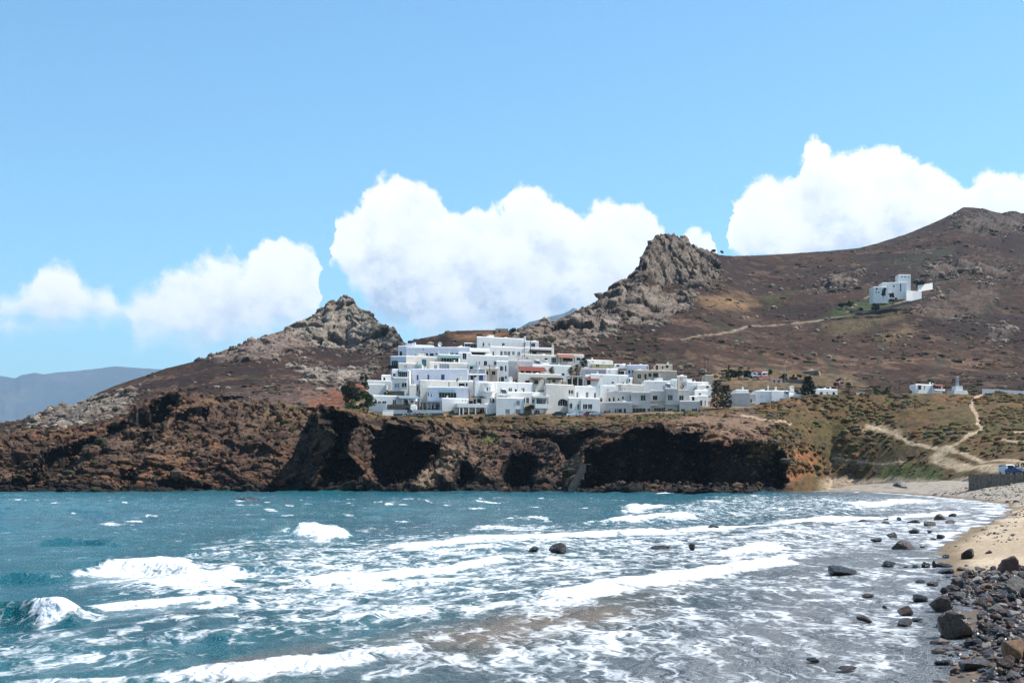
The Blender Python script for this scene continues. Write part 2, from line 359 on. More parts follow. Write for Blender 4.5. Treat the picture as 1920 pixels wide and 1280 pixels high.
    col = lerpc(col, (0.075,0.055,0.045), crack*0.6)
    for pts, wd in (([(1500,560),(1540,610),(1548,660),(1575,715)], 9), ([(1330,600),(1400,640),(1440,690)], 7), ([(1760,470),(1700,520),(1620,560)], 8), ([(1880,560),(1800,640),(1740,720)], 8), ([(430,690),(480,715),(520,735)], 8), ([(1180,640),(1240,670),(1300,690)], 6), ([(1640,600),(1660,650),(1650,720)], 6)):
        gw = np.exp(-(polydist(px+n2*16, py+n2*8, pts)/wd)**2); col = lerpc(col, (0.042,0.036,0.020), gw*sstep(n2+0.5*n3, -0.35, 0.3)*0.8)   # scrub-filled gullies
    col = col*(1+0.38*sstep(fbm(X/75, Y/75, oct=3, seed=73), -0.1, 0.5)-0.12)[..., None]
    for tr in TRACKS:
        tw = np.exp(-(polydist(px+fbm(X/30,Y/30,oct=2,seed=3)*3, py, tr)/1.5)**2); col = lerpc(col, (0.30,0.225,0.155), np.clip(tw*1.2, 0, 0.85)*sstep(n2+.5, -.1, .5))
    col = np.clip(col*0.86, 0.012, 0.8)
    me = grid_mesh('hills', Xd, Yd, Zd, {'col': col}, M_HILL)
    link('hills', me, kind='structure')
    return Xd, Yd, Zd, px, py, rock
HX, HYY, HZ, Hpx, Hpy, Hrock = build_hills()

def far_range(name, sky, Y0, base_py, seed):
    s = np.array(sky, float); px = np.linspace(s[0,0], s[-1,0], 420); t = np.linspace(0, 1, 60)[:, None]
    top = np.interp(px, s[:,0], s[:,1])[None]
    Yg = Y0+t*Y0*0.16+0*top; zt = CH+(HY-top)/F*(Y0*1.16); zb = CH+(HY-base_py)/F*Y0
    Z = zb+(zt-zb)*t**0.9; X = (px[None]-CX)/F*Yg
    k = np.sin(np.pi*np.clip(t, 0, 1))
    Z = Z+fbm(X/(Y0*.11), Yg/(Y0*.11), oct=5, seed=seed, ridged=True)*Y0*0.010*k+fbm(X/(Y0*.032), Yg/(Y0*.032), oct=4, seed=seed+3)*Y0*0.0022*(0.3+k)
    Xb, Yb, Zb = X[-1:], Yg[-1:]+Y0*0.1, Z[-1:]-Y0*0.04
    X, Yg, Z = np.vstack([X, Xb]), np.vstack([Yg, Yb]), np.vstack([Z, Zb])
    n = fbm(X/(Y0*.05), Yg/(Y0*.05), oct=4, seed=seed+9)
    col = lerpc((0.055,0.048,0.040), (0.10,0.085,0.068), sstep(n, -0.3, 0.5))
    link(name, grid_mesh(name, X, Yg, Z, {'col': col}, M_FAR), kind='structure')
far_range('far_mountains', [(-300,725),(-120,712),(0,704),(28,709),(40,703),(66,699),(81,702),(94,700),(106,698),(156,693),(190,690),(216,687),(256,690),(306,692),(420,700),(600,720)], 20000, 905, 3)
far_range('far_peak', [(900,640),(972,616),(992,604),(1015,598),(1040,591),(1057,588),(1067,583),(1075,577),(1083,580),(1100,584),(1160,600),(1250,640)], 12000, 800, 8)

# ------------------------------------------------------------------ near land: shore, cliffs, dunes as one relief
WL = [(-120,922,None),(0,922,None),(200,922,None),(420,921,None),(590,921,None),(604,921.6,None),(640,921.8,None),(760,922,None),(900,922,None),(1060,922,None),(1100,922.5,None),(1180,924,None),(1300,924.5,None),
 (1400,925,None),(1440,922,None),(1480,920.6,None),(1520,919,425),(1560,918,430),(1600,916,424),(1640,914.5,408),(1720,914,368),(1800,912,328),(1880,907.5,296),(1960,902,278),(2120,900,265)]
KL = [(-120,885,398),(0,882,398),(200,866,405),(400,858,415),(560,852,425),(594,846,428),(606,775,392),(660,782,398),(700,800,405),(800,803,420),(900,812,428),(1000,815,428),(1090,815,405),(1150,825,390),(1200,800,392),(1300,808,394),
 (1400,826,394),(1455,838,402),(1480,864,420),(1520,885,436),(1560,888,442),(1600,889,436),(1640,889,421),(1720,887,385),(1800,882,350),(1880,880,317),(1960,880,292),(2120,878,285)]
K2L = [(-120,848,415),(0,845,415),(200,825,430),(400,800,442),(560,800,452),(594,806,452),(606,768,398),(660,772,412),(700,786,422),(800,792,432),(900,796,440),(1000,800,440),(1090,800,425),(1150,800,415),(1200,790,412),(1300,792,414),
 (1400,800,420),(1455,800,428),(1480,812,437),(1520,816,449),(1560,816,453),(1640,820,442),(1720,820,421),(1800,820,404),(1880,818,386),(1960,815,370),(2120,812,365)]
TL = [(-120,815,440),(0,812,440),(60,806,450),(122,802,455),(194,787,460),(240,771,462),(275,746,465),(325,728,470),(360,735,470),(400,740,475),(460,742,480),(520,748,485),(570,764,488),(594,772,490),(606,762,404),(630,764,410),(660,766,425),(700,776,440),
 (760,780,442),(900,781,445),(1000,781,446),(1100,782,447),(1200,779,448),(1260,776,448),(1300,772,450),(1340,769,452),(1400,764,458),(1440,754,462),(1480,746,466),(1520,741,470),(1560,740,472),(1640,740,474),(1700,738,474),(1760,738,474),(1840,739,474),
 (1870,734,474),(1900,738,474),(1960,742,474),(2120,745,474)]
def LN(L, px, k): 
    a = np.array([l[0] for l in L], float); return np.interp(px, a, np.array([l[k] for l in L], float))
def near_base(px, t):
    wr = LN(WL, px, 1); wy = np.interp(px, [l[0] for l in WL], [l[2] if l[2] else CH*F/(l[1]-HY) for l in WL])
    rows = [wr, LN(KL, px, 1), LN(K2L, px, 1), LN(TL, px, 1)]; ys = [wy, LN(KL, px, 2), LN(K2L, px, 2), LN(TL, px, 2)]
    R = hermite(t, np.array(rows)); Yg = hermite(t, np.array(ys))
    return R, Yg
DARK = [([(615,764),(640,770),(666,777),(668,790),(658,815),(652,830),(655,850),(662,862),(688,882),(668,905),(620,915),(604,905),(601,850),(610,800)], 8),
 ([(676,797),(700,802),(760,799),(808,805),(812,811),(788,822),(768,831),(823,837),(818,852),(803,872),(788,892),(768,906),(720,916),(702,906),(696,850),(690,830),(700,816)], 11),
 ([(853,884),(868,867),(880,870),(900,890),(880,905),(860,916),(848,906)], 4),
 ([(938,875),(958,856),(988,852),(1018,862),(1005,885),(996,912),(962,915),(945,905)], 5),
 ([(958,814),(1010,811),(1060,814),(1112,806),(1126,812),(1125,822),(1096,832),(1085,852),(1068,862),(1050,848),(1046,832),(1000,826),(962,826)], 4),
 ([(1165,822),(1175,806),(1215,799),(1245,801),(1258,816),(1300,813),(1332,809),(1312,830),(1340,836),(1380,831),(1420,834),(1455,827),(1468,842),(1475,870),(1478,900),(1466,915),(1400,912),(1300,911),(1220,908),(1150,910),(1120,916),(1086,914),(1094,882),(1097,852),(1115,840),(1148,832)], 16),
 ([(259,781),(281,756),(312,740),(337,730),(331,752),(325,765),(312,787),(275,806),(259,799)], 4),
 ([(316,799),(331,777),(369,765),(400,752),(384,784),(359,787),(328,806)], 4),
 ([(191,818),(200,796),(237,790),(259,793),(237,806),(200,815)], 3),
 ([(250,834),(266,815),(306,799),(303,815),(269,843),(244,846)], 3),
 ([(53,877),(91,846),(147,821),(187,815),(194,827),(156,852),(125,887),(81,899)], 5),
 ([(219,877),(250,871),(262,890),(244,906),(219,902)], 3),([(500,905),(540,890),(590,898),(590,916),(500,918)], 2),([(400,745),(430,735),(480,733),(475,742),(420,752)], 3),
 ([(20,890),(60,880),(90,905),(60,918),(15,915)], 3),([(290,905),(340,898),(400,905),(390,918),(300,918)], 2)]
PATHS = [([(1842,736),(1828,748),(1822,762),(1832,782),(1838,805),(1815,820),(1795,835),(1770,845)], 3.2),([(1625,795),(1660,803),(1680,812),(1700,828),(1740,838),(1790,848),(1850,862),(1920,868)], 3.0),
 ([(1560,858),(1600,862),(1650,868),(1700,866)], 1.6),([(1390,778),(1440,786),(1480,792)], 1.5),([(1770,845),(1750,862),(1800,872),(1860,880),(1990,876)], 7.5),([(1900,810),(1990,806)], 1.5),([(1880,826),(1960,832)], 1.5)]
npx = np.linspace(-110, 2100, 1240); ntt = np.concatenate([np.linspace(-0.10, 1, 120), np.linspace(1, 2, 50)[1:], np.linspace(2, 3, 60)[1:]])
def build_near():
    tt = np.maximum(ntt, 0)
    R, Yg = near_base(npx, tt); px = np.broadcast_to(npx, R.shape)
    low = (ntt < 0)
    dm = np.zeros(R.shape); add = np.zeros(R.shape)
    jx = fbm(px/12, R/12, oct=3, seed=77)*5; jy = fbm(px/12, R/12, oct=3, seed=79)*4
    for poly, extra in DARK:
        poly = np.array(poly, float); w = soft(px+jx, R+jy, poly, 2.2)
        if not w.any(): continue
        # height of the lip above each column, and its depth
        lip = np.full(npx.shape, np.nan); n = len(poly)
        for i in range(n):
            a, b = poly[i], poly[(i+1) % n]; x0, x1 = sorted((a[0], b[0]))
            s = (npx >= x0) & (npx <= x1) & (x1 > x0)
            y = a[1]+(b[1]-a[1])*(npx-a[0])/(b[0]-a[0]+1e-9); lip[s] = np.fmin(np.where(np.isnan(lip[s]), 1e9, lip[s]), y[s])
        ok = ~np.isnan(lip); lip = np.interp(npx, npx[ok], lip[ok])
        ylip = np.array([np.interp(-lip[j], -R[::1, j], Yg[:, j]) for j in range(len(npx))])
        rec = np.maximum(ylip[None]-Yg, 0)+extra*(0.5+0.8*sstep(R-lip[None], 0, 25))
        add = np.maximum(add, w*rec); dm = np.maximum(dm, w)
    Y2 = Yg+add
    X = (px-CX)/F*Y2; Z = CH+(HY-R)/F*Y2
    X, Z = X.copy(), Z.copy()
    for i in np.where(low)[0]: Z[i] = Z[i]+ntt[i]*40; Y2[i] = Y2[i]+ntt[i]*20
    cliff = np.clip(1-sstep(px, 1440, 1530), 0, 1)
    tg = np.broadcast_to(ntt[:, None], R.shape)
    left = 1-sstep(px, 590, 612)
    upper = sstep(tg, 1.2, 2.2)*(1-left)
    ra = cliff*(1.9-1.45*upper)*(1-0.5*sstep(tg, 2.7, 3.0))+0.10
    rr, e1 = facets((X+Z*0.7)/9, Y2/11, (Z-0.4*X)/6, 101); bk, e2 = facets(X/3.2+fbm(X/3,Y2/3,Z/3,oct=2,seed=6)*.4, Y2/4, (Z-0.3*X)/2.3, 107); b3, e3 = facets(X/1.3, Y2/1.8, Z/1.0, 151); bk = bk*.75+b3*.35; ckn = np.minimum(sstep(e1, 0, 0.1), 0.3+0.7*sstep(e2, 0, 0.14))
    st = fbm(X/16-Z/5, Y2/20, Z/4+X/14, oct=3, seed=109)
    disp = ra*(rr*0.9+bk*0.5+st*0.6-0.35*(1-ckn))
    dune = 1-cliff
    mound = np.maximum(fbm(X/5.5, Y2/8, oct=3, seed=113), -0.1)*0.9+fbm(X/22, Y2/30, oct=3, seed=115)*0.9
    topfade = 1-sstep(tg, 2.8, 3.0)*0.7
    Zd = Z+disp*0.55+(dune+0.6*upper*cliff)*mound*topfade*sstep(tg, 0.05, 0.5); Yd = Y2-disp*0.9; Xd = X+ra*0.6*fbm(X/5, Y2/7, Z/5, oct=3, seed=117)
    shoulder = np.exp(-((px-612)/30)**2); sn = fbm(Z/4.5+2, Y2/12, oct=4, gain=.6, seed=119); Xd = Xd+shoulder*(sn*5.0+1.2*rr); Yd = Yd-shoulder*fbm(Z/6, Y2/9, X/6, oct=3, seed=118)*3.0; Zd = Zd+shoulder*fbm(X/5, Y2/7, oct=3, seed=116)*1.6*sstep(tg, .8, 2)
    # colours
    n1 = fbm(X/35, Y2/35, Z/20, oct=4, seed=121); n2 = fbm(X/9, Y2/9, Z/6, oct=4, seed=123); n3 = fbm(X/2.2, Y2/3, Z/2, oct=3, seed=127)
    rockc = lerpc((0.085,0.049,0.033), (0.150,0.095,0.064), sstep(n1+n2, -0.4, 0.5))
    rockc = lerpc(rockc, (0.23,0.105,0.05), sstep(n2-n1, 0.1, 0.6)*0.6)
    rockc = lerpc(rockc, (0.055,0.042,0.036), sstep(-n3+0.5*n2, 0.1, 0.5)*0.7)
    basalt_shade = lerpc((0.009,0.008,0.0075), (0.024,0.019,0.016), sstep(n2+n3, -0.3, 0.6))   # black low beds, also the shade painted into the hollows
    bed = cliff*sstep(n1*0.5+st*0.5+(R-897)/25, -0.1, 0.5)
    col = rockc+(basalt_shade-rockc)*np.clip(bed, 0, 0.9)[..., None]
    col = col+(basalt_shade-col)*(dm*0.95)[..., None]                                           # hollows darkened: their deep shade is put into the rock colour
    col = lerpc(col, (0.035,0.028,0.024), (1-ckn)*cliff*(1-upper)*0.7)
    wet = sstep(R, 906, 917)*cliff
    col = lerpc(col, (0.018,0.016,0.015), wet*0.85)
    scrub = lerpc((0.105,0.078,0.030), (0.150,0.082,0.036), sstep(n2+0.4*n1, -0.4, 0.5)); scrub = lerpc(scrub, (0.125,0.125,0.040), sstep(n1*0.8+n3*0.3, 0.15, 0.5)*0.5)
    scrub = lerpc(scrub, (0.05,0.042,0.034), sstep(-n3, 0.1, 0.5)*0.6)
    vegm = np.clip(upper*cliff*sstep(n2+0.3, -0.25, 0.25)*0.85+dune, 0, 1)*(1-dm)
    vegl = left*sstep(tg, 0.4, 1.4)*sstep(n2+0.6*n1, 0.1, 0.5)*0.45*(1-dm)
    col = col+(scrub-col)*np.maximum(vegm, vegl)[..., None]
    # bare eroded banks, green hollow, sandy paths
    for poly, c, s in (([(1290,778),(1400,772),(1450,790),(1440,825),(1330,820),(1240,795)], (0.20,0.125,0.085), .85), ([(1480,850),(1510,840),(1540,860),(1520,890),(1490,905),(1478,890)], (0.28,0.12,0.05), .8),
        ([(1640,880),(1700,868),(1770,880),(1760,900),(1650,900)], (0.105,0.125,0.035), .8), ([(890,818),(930,812),(940,825),(900,828)], (0.12,0.125,0.04), .7),
        ([(1600,800),(1650,792),(1690,805),(1700,818),(1660,812)], (0.42,0.29,0.18), .75), ([(1560,850),(1640,860),(1700,865),(1690,875),(1560,872)], (0.30,0.22,0.13), .5), ([(820,850),(860,830),(880,840),(850,880),(800,915),(770,915)], (0.24,0.17,0.115), .7)):
        col = lerpc(col, c, soft(px+jx*1.5, R+jy*1.5, poly, 6)*s)
    for pts, wd in PATHS:
        d = polydist(px+n2*6, R+n2*3, pts); col = lerpc(col, (0.46,0.34,0.22), (1-sstep(d, wd*0.6, wd*1.5))*0.92)
    beach = sstep(px, 1525, 1560)*sstep(R+n2*6+n3*3, 893, 902); col = lerpc(col, (0.40,0.31,0.215), beach*0.95)
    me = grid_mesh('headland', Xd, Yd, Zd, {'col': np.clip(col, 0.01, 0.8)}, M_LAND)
    link('headland', me, kind='structure')
    return Xd, Yd, Zd, px, R
NX, NY, NZ, Npx, Npy = build_near()

# the terrace the village climbs, behind the cliff top
VB = [(560,(765,425),(790,470),(800,560)),(606,(763,405),(775,440),(790,560)),(630,(764,410),(760,450),(780,560)),(690,(775,438),(745,480),(760,560)),(740,(780,442),(715,500),(668,575)),(800,(781,444),(715,500),(662,575)),(950,(782,446),(712,505),(652,580)),(1050,(782,447),(716,505),(668,570)),
 (1130,(782,447),(722,510),(690,570)),(1260,(778,448),(735,505),(706,570)),(1340,(770,452),(745,505),(728,560)),(1420,(760,460),(752,500),(742,545)),(1500,(745,470),(752,500),(748,540)),(1700,(738,474),(748,500),(748,540)),(2110,(742,474),(750,500),(750,540))]
def build_terrace():
    px = np.linspace(645, 2100, 490); t = np.linspace(0, 2, 70); a = [v[0] for v in VB]
    R = np.array([np.interp(px, a, [v[k][0] for v in VB]) for k in (1, 2, 3)]); Yv = np.array([np.interp(px, a, [v[k][1] for v in VB]) for k in (1, 2, 3)])
    Ty = LN(TL, px, 2); R[0] = LN(TL, px, 1); Yv[0] = Ty+3
    Zv = CH+(HY-R)/F*Yv
    Yv = np.vstack([Ty-8, Yv]); Zv = np.vstack([Zv[0]-5.5, Zv]); Zv[1] -= 0.4
    t = np.concatenate([np.linspace(0, 1, 10), np.linspace(1, 3, 70)[1:]])
    Yg = hermite(t, Yv); Z = hermite(t, Zv); X = (px-CX)/F*Yg
    Z = Z+fbm(X/9, Yg/9, oct=3, seed=131)*0.35-0.1
    n = fbm(X/8, Yg/8, oct=4, seed=133); col = lerpc((0.10,0.065,0.035), (0.24,0.17,0.11), sstep(n, -0.4, 0.5))
    link('terrace', grid_mesh('terrace', X, Yg, Z, {'col': col}, M_LAND), kind='structure')
build_terrace()

# shoreline of the beach in plan: X as a function of depth
SHY = np.array([5,14,21,30,38,47,57,68,80,100,121,150,182,195,235,276,320,364,410,457,520], float)
SHX = np.array([2.5,5.2,6.6,9.6,12.4,14.6,17.0,21.0,25.5,33.5,41.5,53,63.5,66.5,75,82,89,94,95,93,96], float)
def shore_x(Y): return np.interp(Y, SHY, SHX)
def beach_z(X, Y):
    s = X-shore_x(Y)-fbm(X/3, Y/5, oct=2, seed=141)*0.5*np.clip(Y/60, 0.3, 2)
    sl = 0.115+0.10*sstep(Y, 110, 220); z = np.where(s > 0, sl*s-0.0009*s*s, 0.10*s)
    z = np.where(s > 22, sl*22-0.0009*484+(s-22)*0.05, z)
    return np.maximum(z, -2.2), s
def build_beach():
    M = ground_mat('beach_sand', 3.0, 22.0, 0.02, contrast=0.35)
    Yr = np.exp(np.linspace(math.log(8), math.log(500), 330)); s = np.concatenate([np.linspace(-22, -3, 40), np.linspace(-3, 12, 200)[1:], np.linspace(12, 130, 90)[1:]])
    Yg = np.repeat(Yr[:, None], len(s), 1); X = shore_x(Yg)+s[None]*np.clip(Yg/60, 0.55, 1.0)
    Z, sd_ = beach_z(X, Yg)
    Z = Z+fbm(X/1.6, Yg/2.4, oct=4, seed=143)*0.05*np.clip(Yg/40, 0.6, 2.2)
    n = fbm(X/4, Yg/7, oct=4, seed=145); n2 = fbm(X/0.8, Yg/1.2, oct=3, seed=147)
    col = lerpc((0.42,0.32,0.215), (0.52,0.41,0.285), sstep(n, -0.4, 0.4))
    far = sstep(Yg, 130, 200); col = lerpc(col, (0.36,0.31,0.25), far*0.9)
    peb = sstep(n2+0.35*n, 0.12, 0.45)*far; col = lerpc(col, (0.20,0.17,0.15), peb*0.7)
    wet = 1-sstep(sd_+n2*0.35, 0.2, 1.5); col = lerpc(col, (0.17,0.115,0.066), wet*0.85)                   # sand soaked by the swash
    near = 1-sstep(Yg+n*4, 42, 50); col = lerpc(col, (0.13,0.10,0.08), near*0.85)
    link('beach', grid_mesh('beach', X, Yg, Z, {'col': col}, M), kind='structure')
build_beach()
def build_ground():
    M, nb, b = mat('seabed'); b.inputs['Base Color'].default_value = (0.16, 0.13, 0.09, 1); b.inputs['Roughness'].default_value = 1.0
    co = np.array([(-30000,-3000,-4),(30000,-3000,-4),(30000,30000,-4),(-30000,30000,-4)], float)
    link('ground', raw_mesh('ground', co, np.array([[0,1,2,3]]), None, M), kind='structure')
build_ground()

# ------------------------------------------------------------------ sea
def sea_mat():
    m, nb, b = mat('sea_water'); nt = m.node_tree; out = nt.nodes['Material Output']
    pos = nb.new('ShaderNodeNewGeometry').outputs['Position']
    wc = nb.new('ShaderNodeAttribute', attribute_name='col').outputs['Color']
    fo = nb.new('ShaderNodeAttribute', attribute_name='foam').outputs['Fac']
    # stretched along the crests
    rot = nb.new('ShaderNodeMapping'); nb.inp(rot.inputs['Vector'], pos); rot.inputs['Rotation'].default_value = (0, 0, math.radians(-28)); rot.inputs['Scale'].default_value = (1.0, 0.36, 1.0)
    wv = nb.noise(pos, 0.9, 3, 0.6)
    warp = nb.vmath('ADD', rot.outputs[0], nb.vmath('MULTIPLY', nb.vmath('SUBTRACT', wv.outputs['Color'], (.5, .5, .5)), (0.9, 0.9, 0.0)))
    def lace(scale, w):
        v = nb.new('ShaderNodeTexVoronoi', feature='DISTANCE_TO_EDGE'); nb.inp(v.inputs['Vector'], warp); v.inputs['Scale'].default_value = scale
        return nb.math('SUBTRACT', 1.0, nb.ss(v.outputs['Distance'], 0.0, w))
    l1 = lace(0.9, 0.28); l2 = lace(3.6, 0.34)
    nz = nb.noise(warp, 1.6, 6, 0.68)
    nbg = nb.noise(pos, 0.28, 3, 0.5)
    nf = nb.noise(warp, 6.5, 5, 0.7)
    t = nb.math('ADD', nb.math('MULTIPLY', fo, 1.22), nb.math('MULTIPLY', nb.math('SUBTRACT', nz.outputs['Fac'], 0.5), 1.55))
    t = nb.math('ADD', t, nb.math('MULTIPLY', nb.math('SUBTRACT', nf.outputs['Fac'], 0.5), 0.95))
    t = nb.math('ADD', t, nb.math('MULTIPLY', nb.math('SUBTRACT', l1, 0.55), 0.26)); t = nb.math('ADD', t, nb.math('MULTIPLY', nb.math('SUBTRACT', l2, 0.55), 0.30))
    t = nb.math('ADD', t, nb.math('MULTIPLY', nb.math('SUBTRACT', nbg.outputs['Fac'], 0.5), 0.8))
    foam = nb.ss(t, 0.38, 1.02)
    b.inputs['Roughness'].default_value = 0.17; b.inputs['IOR'].default_value = 1.33
    nb.inp(b.inputs['Base Color'], wc)
    r1 = nb.noise(warp, 2.3, 5, 0.65); r2 = nb.noise(pos, 9.0, 3, 0.6); r3 = nb.noise(warp, 0.55, 3, 0.6)
    h = nb.math('ADD', nb.math('MULTIPLY', r1.outputs['Fac'], 0.26), nb.math('MULTIPLY', r2.outputs['Fac'], 0.085)); h = nb.math('ADD', h, nb.math('MULTIPLY', r3.outputs['Fac'], 0.7))
    bp = nb.new('ShaderNodeBump'); bp.inputs['Strength'].default_value = 1.0; bp.inputs['Distance'].default_value = 1.75; nb.inp(bp.inputs['Height'], h); nb.inp(b.inputs['Normal'], bp.outputs[0])
    fb = nb.new('ShaderNodeBsdfPrincipled'); fb.inputs['Base Color'].default_value = (0.74, 0.76, 0.77, 1); fb.inputs['Roughness'].default_value = 0.9
    fb.inputs['Specular IOR Level'].default_value = 0.2
    bp2 = nb.new('ShaderNodeBump'); bp2.inputs['Strength'].default_value = 0.7; bp2.inputs['Distance'].default_value = 0.25; nb.inp(bp2.inputs['Height'], nb.math('ADD', nz.outputs['Fac'], nb.math('MULTIPLY', l2, 0.3))); nb.inp(fb.inputs['Normal'], bp2.outputs[0])
    ms = nb.new('ShaderNodeMixShader'); nb.inp(ms.inputs[0], foam); nb.inp(ms.inputs[1], b.outputs[0]); nb.inp(ms.inputs[2], fb.outputs[0]); nb.inp(out.inputs['Surface'], ms.outputs[0])
    return m
# breakers: crest line in the photo, height m, front width m, foam strength
BREAK = [([(455,1008),(490,1004),(530,1002),(560,1001),(600,1001),(642,1006)], 0.75, 1.3, 0.0), ([(545,1003),(575,998),(610,999),(645,1007)], 0.20, 1.4, 1.0),
 ([(-30,1088),(60,1085),(110,1083),(190,1072),(250,1066),(300,1070),(360,1082)], 0.55, 1.3, 0.0), ([(115,1082),(190,1070),(250,1064),(310,1068),(370,1082),(520,1086)], 0.15, 1.6, 1.0),
 ([(-60,1162),(0,1160),(40,1157),(90,1162),(140,1168)], 0.62, 0.9, 0.1), ([(40,1150),(80,1150),(120,1160),(140,1166)], 0.2, 0.8, 1.1),
 ([(140,1140),(220,1136),(300,1132),(380,1122),(440,1138)], 0.32, 0.9, 1.0), ([(480,1096),(560,1092),(640,1086),(740,1076),(860,1062),(950,1046),(1005,1056)], 0.38, 1.4, 1.1),
 ([(930,980),(965,972),(1000,970),(1048,978)], 0.6, 1.8, 1.0), ([(860,990),(920,986),(1000,988),(1060,984)], 0.15, 2.4, 0.8), ([(700,1020),(800,1024),(900,1014),(1000,1008),(1100,1002),(1180,998)], 0.30, 2.3, 1.15),
 ([(1165,960),(1210,952),(1245,948),(1290,953)], 0.6, 2.4, 0.9), ([(1130,982),(1180,976),(1220,972),(1312,970),(1350,974)], 0.35, 2.6, 1.0), ([(1080,1004),(1200,996),(1330,988),(1450,980),(1560,974)], 0.25, 2.4, 1.05),
 ([(595,1094),(660,1092),(725,1092),(820,1090),(900,1084)], 0.28, 1.2, 0.9), ([(885,1132),(950,1130),(1017,1124),(1090,1112),(1162,1102),(1240,1084),(1310,1070),(1400,1057),(1480,1046),(1560,1040)], 0.28, 1.2, 1.15),
 ([(200,1290),(330,1274),(430,1266),(520,1256),(600,1248),(683,1238),(787,1222),(850,1208)], 0.22, 0.55, 0.9), ([(360,1282),(440,1274),(520,1264),(580,1256)], 0.10, 0.9, -0.42),
 ([(-40,1282),(60,1280),(180,1278),(300,1276)], 0.14, 0.5, 0.7), ([(230,968),(300,966),(380,972)], 0.5, 1.6, 0.15), ([(700,948),(730,945),(760,948)], 0.4, 2.0, 0.9), ([(400,1078),(520,1070),(620,1075)], 0.4, 1.4, 0.2),
 ([(860,940),(885,938),(900,942)], .35, 2.2, .7), ([(1400,932),(1424,929),(1450,932)], 0.3, 3, 0.9), ([(1225,926),(1265,924),(1300,926)], 0.4, 2.0, 1.0), ([(1535,938),(1560,936),(1600,940),(1650,944)], 0.35, 3, 1.0), ([(1580,946),(1680,940),(1770,934),(1840,938),(1910,945)], 0.2, 4, 1.0),
 ([(1455,950),(1490,952),(1525,955)], 0.3, 2.5, 1.0), ([(1400,976),(1480,974),(1550,972),(1660,967),(1740,962),(1820,957)], 0.22, 2.4, 1.1), ([(1395,1002),(1460,998),(1535,1001)], 0.18, 1.6, 0.9), ([(1330,1040),(1400,1030),(1480,1014)], 0.16, 1.4, 1.0),
 ([(600,1166),(660,1158),(700,1165)], 0.3, 0.9, 0.35), ([(760,1195),(800,1188),(850,1196)], 0.2, 0.8, 0.5), ([(20,1216),(120,1208),(240,1216)], 0.22, 0.9, 0.3), ([(280,1192),(360,1184),(450,1194)], 0.3, 1.0, 0.25), ([(180,1236),(240,1228),(320,1238)], 0.24, 0.7, 0.3),
 ([(520,1118),(600,1112),(700,1120)], .25, 1.1, .2), ([(730,1108),(800,1102),(880,1108)], .2, 1.1, .35), ([(80,1020),(160,1016),(240,1022)], .45, 1.6, .05), ([(300,1046),(420,1040),(520,1046)], .3, 1.4, .45), ([(820,1036),(900,1030),(960,1034)], .25, 1.6, .8)]
